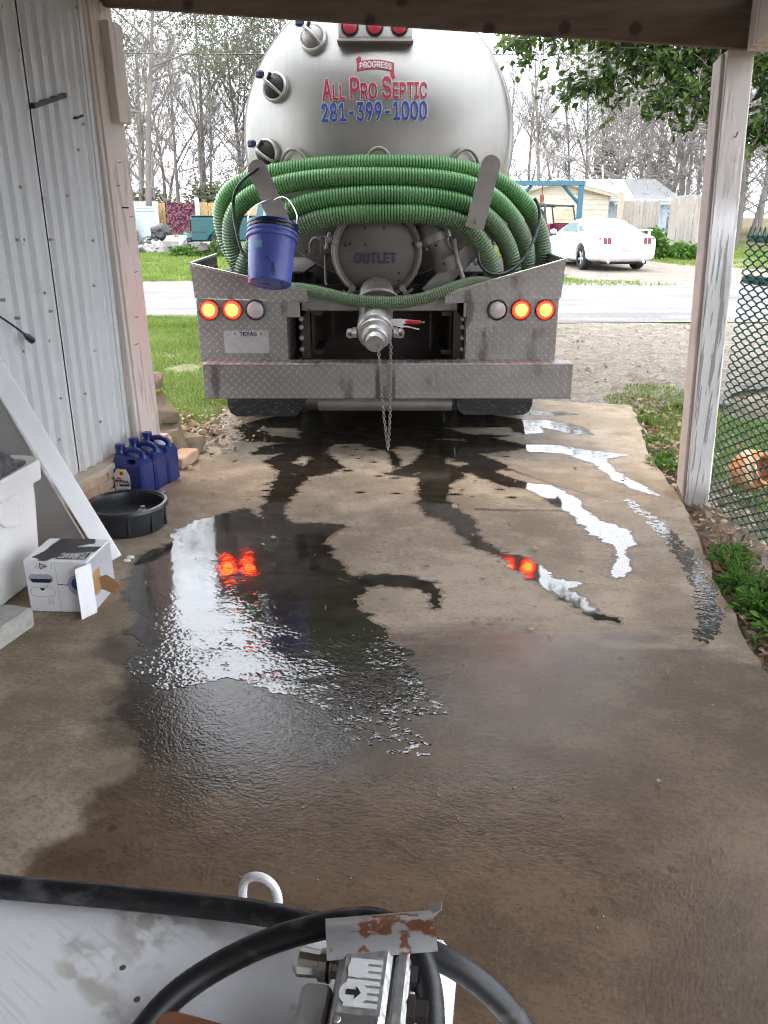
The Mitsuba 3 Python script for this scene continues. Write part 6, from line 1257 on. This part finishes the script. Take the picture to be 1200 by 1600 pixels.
one('tarp', mv(tarp, (-9.9, 31.5, float(gz(0, 31.5)))), 'tarp_blue', 'crumpled bright blue tarp on the grass at the left', 'tarp')
ch = thing('plastic_chair', 'overturned teal plastic chair on the rubbish pile', 'chair')
P = lambda m: mv(m, (-7.55, 33.4, float(gz(0, 33.4)) + 0.5), rz=0.4, ry=0.5)
part(ch, 'seat', P(box((-0.32, -0.28, 0), (0.32, 0.28, 0.06), 0.02)), 'teal_plastic'); part(ch, 'backrest', P(hull([(0.30, y, z) for y in (-0.28, 0.28) for z in (0.06, 0.52)] + [(0.36, y, 0.52) for y in (-0.26, 0.26)] + [(0.34, y, 0.06) for y in (-0.26, 0.26)])), 'teal_plastic')
for x in (-0.28, 0.28):
    for y in (-0.24, 0.24): part(ch, 'leg', P(tube([(x, y, 0), (x * 1.15, y * 1.1, -0.4)], 0.03, 6)), 'teal_plastic')
r = np.random.default_rng(21); ms = []
for _ in range(230):
    x, y = r.normal(-7.9, 1.15), r.normal(33.0, 0.5); s_ = r.uniform(0.06, 0.3, 3) * (1, 1, 0.45)
    hgt = 0.42 * math.exp(-((x + 7.6) / 1.1) ** 2) * r.uniform(0, 1)
    ms.append(mv(box(-s_, s_, 0.01), (x, y, float(gz(x, y)) + s_[2] * 0.6 + hgt), rz=r.uniform(0, 3), rx=r.normal(0, 0.4), ry=r.normal(0, 0.4)))
one('rubbish_pile', cat(ms), 'trash_mix', 'low heap of pale rubbish and scrap left of the teal pickup', 'rubbish', False, kind='stuff')
tc = thing('parked_car', 'corner of a teal car showing left of the weathered post, far away', 'car')
P = placer(13.35, 36.0, math.radians(84))
part(tc, 'body', P(superloft([(-2.1, 0.7), (-1.9, 0.9), (-1.0, 0.95), (0.8, 0.92), (1.8, 0.8), (2.1, 0.6)], [0.35, 0.25, 0.2, 0.2, 0.22, 0.35], [0.7, 0.8, 0.85, 0.85, 0.8, 0.65], p=4)), 'tarp_blue', 35)
part(tc, 'cabin', P(superloft([(-1.6, 0.96), (-1.0, 1.3), (-0.2, 1.38), (0.5, 1.2), (0.95, 0.95)], [0.85] * 5, [0.65, 0.6, 0.58, 0.62, 0.68], p=4)), 'car_glass', 35)
for s in (-1, 1):
    for x in (-1.3, 1.3): carwheel(tc, P, x, s * 0.73, 0.31, 0.2)
sw = thing('camper_trailer', 'small white camper trailer glimpsed left of the weathered post', 'trailer')
P = placer(14.3, 40.0, 0.1)
part(sw, 'body', P(hull([(x, y, z) for x, z in ((-1.2, 0.5), (1.2, 0.5), (-1.3, 1.2), (1.3, 1.2), (-0.9, 2.1), (0.9, 2.1)) for y in (-0.9, 0.9)])), 'car_white', 25)
part(sw, 'window', P(box((-0.7, -0.92, 1.25), (0.7, -0.905, 1.75))), 'car_glass')
for x in (-0.5, 0.5): carwheel(sw, P, x, -0.8, 0.3, 0.2)

# ------------------------------------------------------------------ trees
def branchy(seed, H, r0, levels=4, spread=0.6, kids=(7, 6, 5, 4), start=0.3, crook=0.12, droop=0.0, sides=(8, 6, 4, 3, 3)):
    """list of (points, radii, sides): a tapered trunk and ever finer limbs."""
    r = np.random.default_rng(seed); out = []
    def grow(p, d, L_, rad, lev):
        n = (9, 7, 5, 4, 3)[min(lev, 4)]; pts = [p]; dd = d.copy(); w = r.normal(0, crook, 3)
        for k_ in range(n - 1):
            w = 0.6 * w + r.normal(0, crook * (0.5 + 0.3 * lev), 3); dd = dd + w * 0.5; dd[2] += 0.05 * (lev > 0) - droop * lev * 0.05; dd /= np.linalg.norm(dd)
            pts.append(pts[-1] + dd * L_ / (n - 1))
        pts = np.array(pts); rr = rad * (1 - np.linspace(0, 1, n) * (0.75 if lev else 0.8))
        out.append((lev, pts, np.maximum(rr, 0.006), sides[min(lev, 4)]))
        if lev >= levels: return
        for k_ in range(kids[lev]):
            t = r.uniform(start if lev == 0 else 0.2, 1.0); q_ = t * (n - 1); i_ = min(int(q_), n - 2)
            b = pts[i_] * (1 - q_ + i_) + pts[i_ + 1] * (q_ - i_)
            ax = (pts[i_ + 1] - pts[i_]); ax /= np.linalg.norm(ax)
            u = r.normal(0, 1, 3); u -= ax * u.dot(ax); u /= np.linalg.norm(u)
            a = r.uniform(0.5, 1.15) * spread / 0.6
            nd = ax * math.cos(a) + u * math.sin(a); nd[2] += 0.18; nd /= np.linalg.norm(nd)
            grow(b, nd, L_ * r.uniform(0.3, 0.55) * (1.15 - 0.55 * t if lev == 0 else 1), max(rad * (1 - 0.7 * t) * 0.5, 0.012), lev + 1)
    grow(np.zeros(3), np.array([r.normal(0, 0.03), r.normal(0, 0.03), 1.0]), H, r0, 0)
    return out
def tree_meshes(seed, **kw):
    b = branchy(seed, **kw)
    return cat([tube(p, r_, s, False) for l, p, r_, s in b if l == 0]), cat([tube(p, r_, s, False) for l, p, r_, s in b if l > 0]), b
def tufts(b, n, seed, minlev=2, rad=0.35, nd=10, ln=(0.12, 0.3)):
    r = np.random.default_rng(seed); ends = [p[-1] for l, p, _, _ in b if l >= minlev] + [p[len(p) // 2] for l, p, _, _ in b if l >= minlev]
    ends = np.array(ends)[r.integers(0, len(ends), n)] + r.normal(0, rad, (n, 3))
    c = np.repeat(ends, nd, 0); k = len(c); u = r.normal(0, 1, (k, 3)); u /= np.linalg.norm(u, axis=1, keepdims=True)
    w = np.cross(u, r.normal(0, 1, (k, 3))); w /= np.linalg.norm(w, axis=1, keepdims=True)
    l_ = r.uniform(*ln, (k, 1)); v = np.stack([c - w * 0.035, c + w * 0.035, c + u * l_], 1).reshape(-1, 3)
    return tri(v, np.arange(3 * k).reshape(-1, 3))
VAR = []
for s_ in range(5):
    t_, c_, b_ = tree_meshes(40 + s_, H=16.0 + s_, r0=0.23, kids=(15, 7, 6, 4), start=0.3, crook=0.10)
    VAR.append([mikit.ply(t_, 'bark_pale', True), mikit.ply(c_, 'bark_pale', False)])
SV = []
for s_ in range(3):
    t_, c_, b_ = tree_meshes(60 + s_, H=7.5, r0=0.09, kids=(12, 8, 6, 3), start=0.08, crook=0.2, spread=0.75)
    SV.append([mikit.ply(t_, 'bark_pale', True), mikit.ply(c_, 'bark_pale', False)])
PV = []
for s_ in range(3):
    t_, c_, b_ = tree_meshes(80 + s_, H=17.0 + 2 * s_, r0=0.24, levels=3, kids=(22, 5, 3), start=0.42, crook=0.07, spread=0.8)
    PV.append([mikit.ply(t_, 'bark_dark', True), mikit.ply(c_, 'bark_dark', False), mikit.ply(tufts(b_, 2000, s_, 1), 'needles', False)])
def put_tree(name, V, x, y, s, rz, label, group, sx=1.0):
    M = T().translate([x, y, float(gz(x, min(y, 60))) - 0.1]).rotate([0, 0, 1], rz).scale([s * sx, s * sx, s])
    t_ = thing(name, label, 'tree', group)
    for nm, d in zip(('trunk', 'branches', 'needles'), V):
        key = fresh(f'{t_}__{nm}'); scene[key] = {**d, 'to_world': M}
        if nm != 'trunk': labels[key] = {'kind': 'stuff'}
r = np.random.default_rng(5)
TR = []
for k_ in range(60):
    f_ = (k_ + r.uniform(0.1, 0.9)) / 60
    y = r.uniform(47, 78); x = (-0.56 + 1.12 * f_) * y
    TR.append((x, y))
G1 = 'bare trees in the woods behind the yards'
for k_, (x, y) in enumerate(TR):
    put_tree('bare_tree', VAR[k_ % 5], x, y, r.uniform(0.5, 0.72), r.uniform(0, 360), 'tall bare tree in the pale woods behind the yards', G1)
for k_ in range(36):
    y = r.uniform(50, 72); x = r.uniform(-0.5, 0.5) * y
    put_tree('sapling', SV[k_ % 3], x, y, r.uniform(0.7, 1.3), r.uniform(0, 360), 'short bushy bare tree at the edge of the pale woods', 'bare saplings at the edge of the woods', 1.2)
for k_ in range(7):
    put_tree('sapling', SV[k_ % 3], 11.5 + k_ * 1.05 + r.normal(0, 0.4), r.uniform(40, 44), r.uniform(0.9, 1.3), r.uniform(0, 360), 'tangled bare bushy tree behind the pale blue shed', 'bare bushy trees behind the blue shed', 1.5)
for x, y, s, k_, lab in ((-10.6, 38.5, 1.0, 1, 'tallest dark-trunked pine left of the tank, behind the pale blue drum'), (-14.8, 50, 0.95, 0, 'pine behind the left end of the yellowish fence'), (-6.8, 52, 0.9, 2, 'pine with an olive crown just left of the tank'), (-9.0, 56, 1.0, 0, 'pine in the woods a little left of the tank'),
                         (-12.5, 60, 1.05, 2, 'far pine rising in the woods on the left'), (12.6, 54, 0.75, 1, 'soft green pine right of the tank above the tan shed'), (15.8, 62, 0.8, 2, 'pine rising above the pale blue shed'), (23, 60, 0.9, 0, 'pine right of the weathered post'), (3, 60, 0.9, 1, 'pine hidden behind the truck')):
    put_tree('pine_tree', PV[k_], x, y, s * 0.68, 40 * k_ + x * 9, lab, 'pines in the woods')
for q_, (x, y, rx, h) in enumerate(((12.8, 50, 1.3, 5.2), (16.4, 52, 1.2, 4.6), (-9.8, 48.5, 1.6, 3.0), (-13.0, 47.5, 2.0, 2.6))):
    bush('evergreen_shrub', x, y, rx, rx * 0.8, h, 2600, 0.3, 'needles', ('slim soft green evergreen above the tan shed', 'slim green evergreen above the pale blue shed', 'low olive evergreen behind the hanging rug', 'low olive evergreen behind the pale sheets')[q_], 'shrub', 20 + q_)
# near bare limb beside the left post, and wires
lm = thing('bare_branch_tree', 'crooked bare tree whose limbs reach out beside the left post', 'tree')
part(lm, 'trunk', tube(spline([(-6.6, 14.5, -0.1), (-6.4, 14.6, 1.6), (-5.95, 14.4, 2.8), (-5.7, 14.5, 4.6)], 14), np.linspace(0.16, 0.06, 14), 8), 'bark_dark', True)
LB_ = [[(-6.1, 14.45, 2.4), (-5.2, 14.4, 3.25), (-4.75, 14.4, 4.1), (-4.45, 14.5, 4.5)], [(-6.2, 14.5, 2.2), (-5.1, 14.4, 2.9), (-4.4, 14.3, 3.1), (-3.8, 14.2, 3.05)], [(-6.3, 14.5, 2.0), (-5.0, 14.4, 2.65), (-4.2, 14.3, 2.5), (-3.3, 14.3, 2.2)], [(-6.3, 14.5, 1.8), (-5.0, 14.4, 2.3), (-4.3, 14.3, 2.25), (-3.6, 14.3, 1.75)], [(-5.75, 14.5, 4.2), (-5.2, 14.5, 5.0), (-4.3, 14.5, 5.2)]]
rr_ = np.random.default_rng(3)
for P_ in LB_:
    S = spline(P_, 14); lb = part(lm, 'limb', tube(S, np.linspace(0.032, 0.008, 14), 6), 'bark_dark', True)
    tw = []
    for k_ in range(26):
        i_ = rr_.integers(3, 14); d = rr_.normal(0, 1, 3) * (1, 0.6, 0.8) + (0.4, 0, 0.3); d /= np.linalg.norm(d); l_ = rr_.uniform(0.15, 0.6)
        p0 = S[i_]; p1 = p0 + d * l_ * 0.5 + rr_.normal(0, 0.04, 3); p2 = p1 + (d + rr_.normal(0, 0.3, 3)) * l_ * 0.5
        tw.append(tube([p0, p1, p2], [0.008, 0.006, 0.003], 4))
    part(lb, 'twigs', cat(tw), 'bark_dark', False, stuff=True)
for z, y, lab in ((6.0, 27.0, 'thin dark utility wire crossing the trees behind the truck'),):
    S = [(x, y, z + 0.0006 * x * x) for x in np.linspace(-40, 40, 41)]
    one('utility_wire', tube(S, 0.014, 5), 'black_print', lab, 'wire')

# ------------------------------------------------------------------ leafy evergreen hanging in at the top right
ev = thing('evergreen_tree', 'leafy evergreen tree whose branches hang into view at the top right', 'tree')
TX, TY = 4.6, 8.4
part(ev, 'trunk', tube(spline([(TX, TY, -0.1), (TX + 0.1, TY, 1.2), (TX - 0.1, TY - 0.1, 2.3), (TX, TY - 0.1, 3.4), (TX + 0.1, TY, 5.2)], 20), np.linspace(0.15, 0.06, 20), 10), 'bark_dark', True)
r = np.random.default_rng(31)
LIMBS = [((4.6, 8.4, 2.9), (3.6, 8.2, 3.35), (2.4, 8.1, 3.3), (1.15, 8.0, 2.95)), ((4.6, 8.4, 2.7), (3.8, 8.0, 3.05), (2.9, 7.9, 2.9), (1.75, 7.9, 2.6)), ((4.6, 8.4, 2.6), (3.9, 7.8, 2.9), (3.2, 7.6, 2.75), (2.3, 7.5, 2.4)),
         ((4.6, 8.4, 2.5), (4.2, 7.6, 2.7), (3.7, 7.2, 2.55), (2.95, 7.0, 2.15)), ((4.6, 8.4, 3.2), (3.6, 8.6, 3.6), (2.4, 8.6, 3.5), (1.5, 8.5, 3.2)), ((4.6, 8.4, 3.8), (5.3, 8.0, 4.3), (5.8, 7.4, 4.2), (6.2, 7.0, 3.9)),
         ((4.6, 8.4, 2.6), (4.6, 7.4, 2.9), (4.3, 6.7, 2.5), (3.9, 6.3, 2.05)), ((4.6, 8.4, 3.0), (4.2, 8.8, 3.5), (3.4, 9.2, 3.6), (2.4, 9.4, 3.3)), ((4.6, 8.4, 4.4), (4.2, 8.0, 4.9), (3.4, 7.8, 4.9), (2.6, 7.8, 4.5)),
         ((4.6, 8.4, 3.0), (3.4, 7.8, 3.5), (2.5, 7.6, 3.4), (1.5, 7.6, 3.05)), ((4.6, 8.4, 2.6), (5.0, 7.5, 2.7), (4.9, 6.9, 2.3), (4.6, 6.5, 1.9)), ((4.6, 8.4, 2.8), (4.9, 6.8, 3.3), (4.6, 5.6, 3.1), (4.0, 4.8, 2.7)), ((4.6, 8.4, 3.4), (4.6, 6.8, 3.9), (4.2, 5.2, 3.8), (3.4, 4.2, 3.4)), ((4.6, 8.4, 3.0), (5.6, 6.5, 3.2), (5.6, 4.6, 3.0), (4.8, 3.2, 2.6)), ((4.6, 8.4, 2.4), (5.4, 7.0, 2.4), (5.4, 5.6, 2.1), (4.8, 4.6, 1.6)), ((4.6, 8.4, 3.0), (3.6, 8.0, 3.2), (2.8, 7.9, 3.15), (2.0, 7.8, 2.85)), ((4.6, 8.4, 3.1), (3.9, 7.4, 3.3), (3.4, 7.0, 3.0), (2.7, 6.8, 2.6))]
leaf_pts = []
for L_ in LIMBS:
    S = spline(L_, 24); lb = part(ev, 'limb', tube(S, np.linspace(0.035, 0.006, 24), 6), 'bark_dark', True)
    tw = []
    for k_ in range(190):
        i_ = r.integers(4, 24); d = r.normal(0, 1, 3) + (-0.2, 0, -0.05); d /= np.linalg.norm(d); l_ = r.uniform(0.15, 0.55) * (1.15 - 0.4 * i_ / 24)
        p = [S[i_], S[i_] + d * l_ * 0.5 + r.normal(0, 0.03, 3)]; p.append(p[1] + (d + r.normal(0, 0.25, 3) + (0, 0, -0.2)) * l_ * 0.5)
        p = np.array(p); tw.append(tube(p, [0.006, 0.004, 0.002], 4, False))
        for _ in range(r.integers(9, 17)):
            t = r.uniform(0.2, 1); q_ = p[0] * (1 - t) + p[1] * t if r.random() < 0.4 else p[1] * (1 - t) + p[2] * t
            leaf_pts.append((q_ + r.normal(0, 0.025, 3), d))
    part(lb, 'twigs', cat(tw), 'bark_dark', False, stuff=True)
def leaf_at(pt, d):
    v, f = leafquad(r.uniform(0.055, 0.10), r.uniform(0.015, 0.024))
    return place(v, math.atan2(d[1], d[0]) + r.normal(0, 0.9), r.normal(-0.35, 0.5), r.normal(0, 0.7), pt), f
LV = [leaf_at(p, d) for p, d in leaf_pts]
near = np.argsort([-(1 / np.linalg.norm(p - (0, 0, 1.5))) if p[2] < 3.4 else 0 for p, d in leaf_pts])[:260]
sel = set(near.tolist())
for k_ in near: part(ev, 'leaf', tri(*LV[k_]), 'leaf_green', False)
part(ev, 'leaves', bunch([LV[k_] for k_ in range(len(LV)) if k_ not in sel]), 'leaf_green', False, stuff=True)
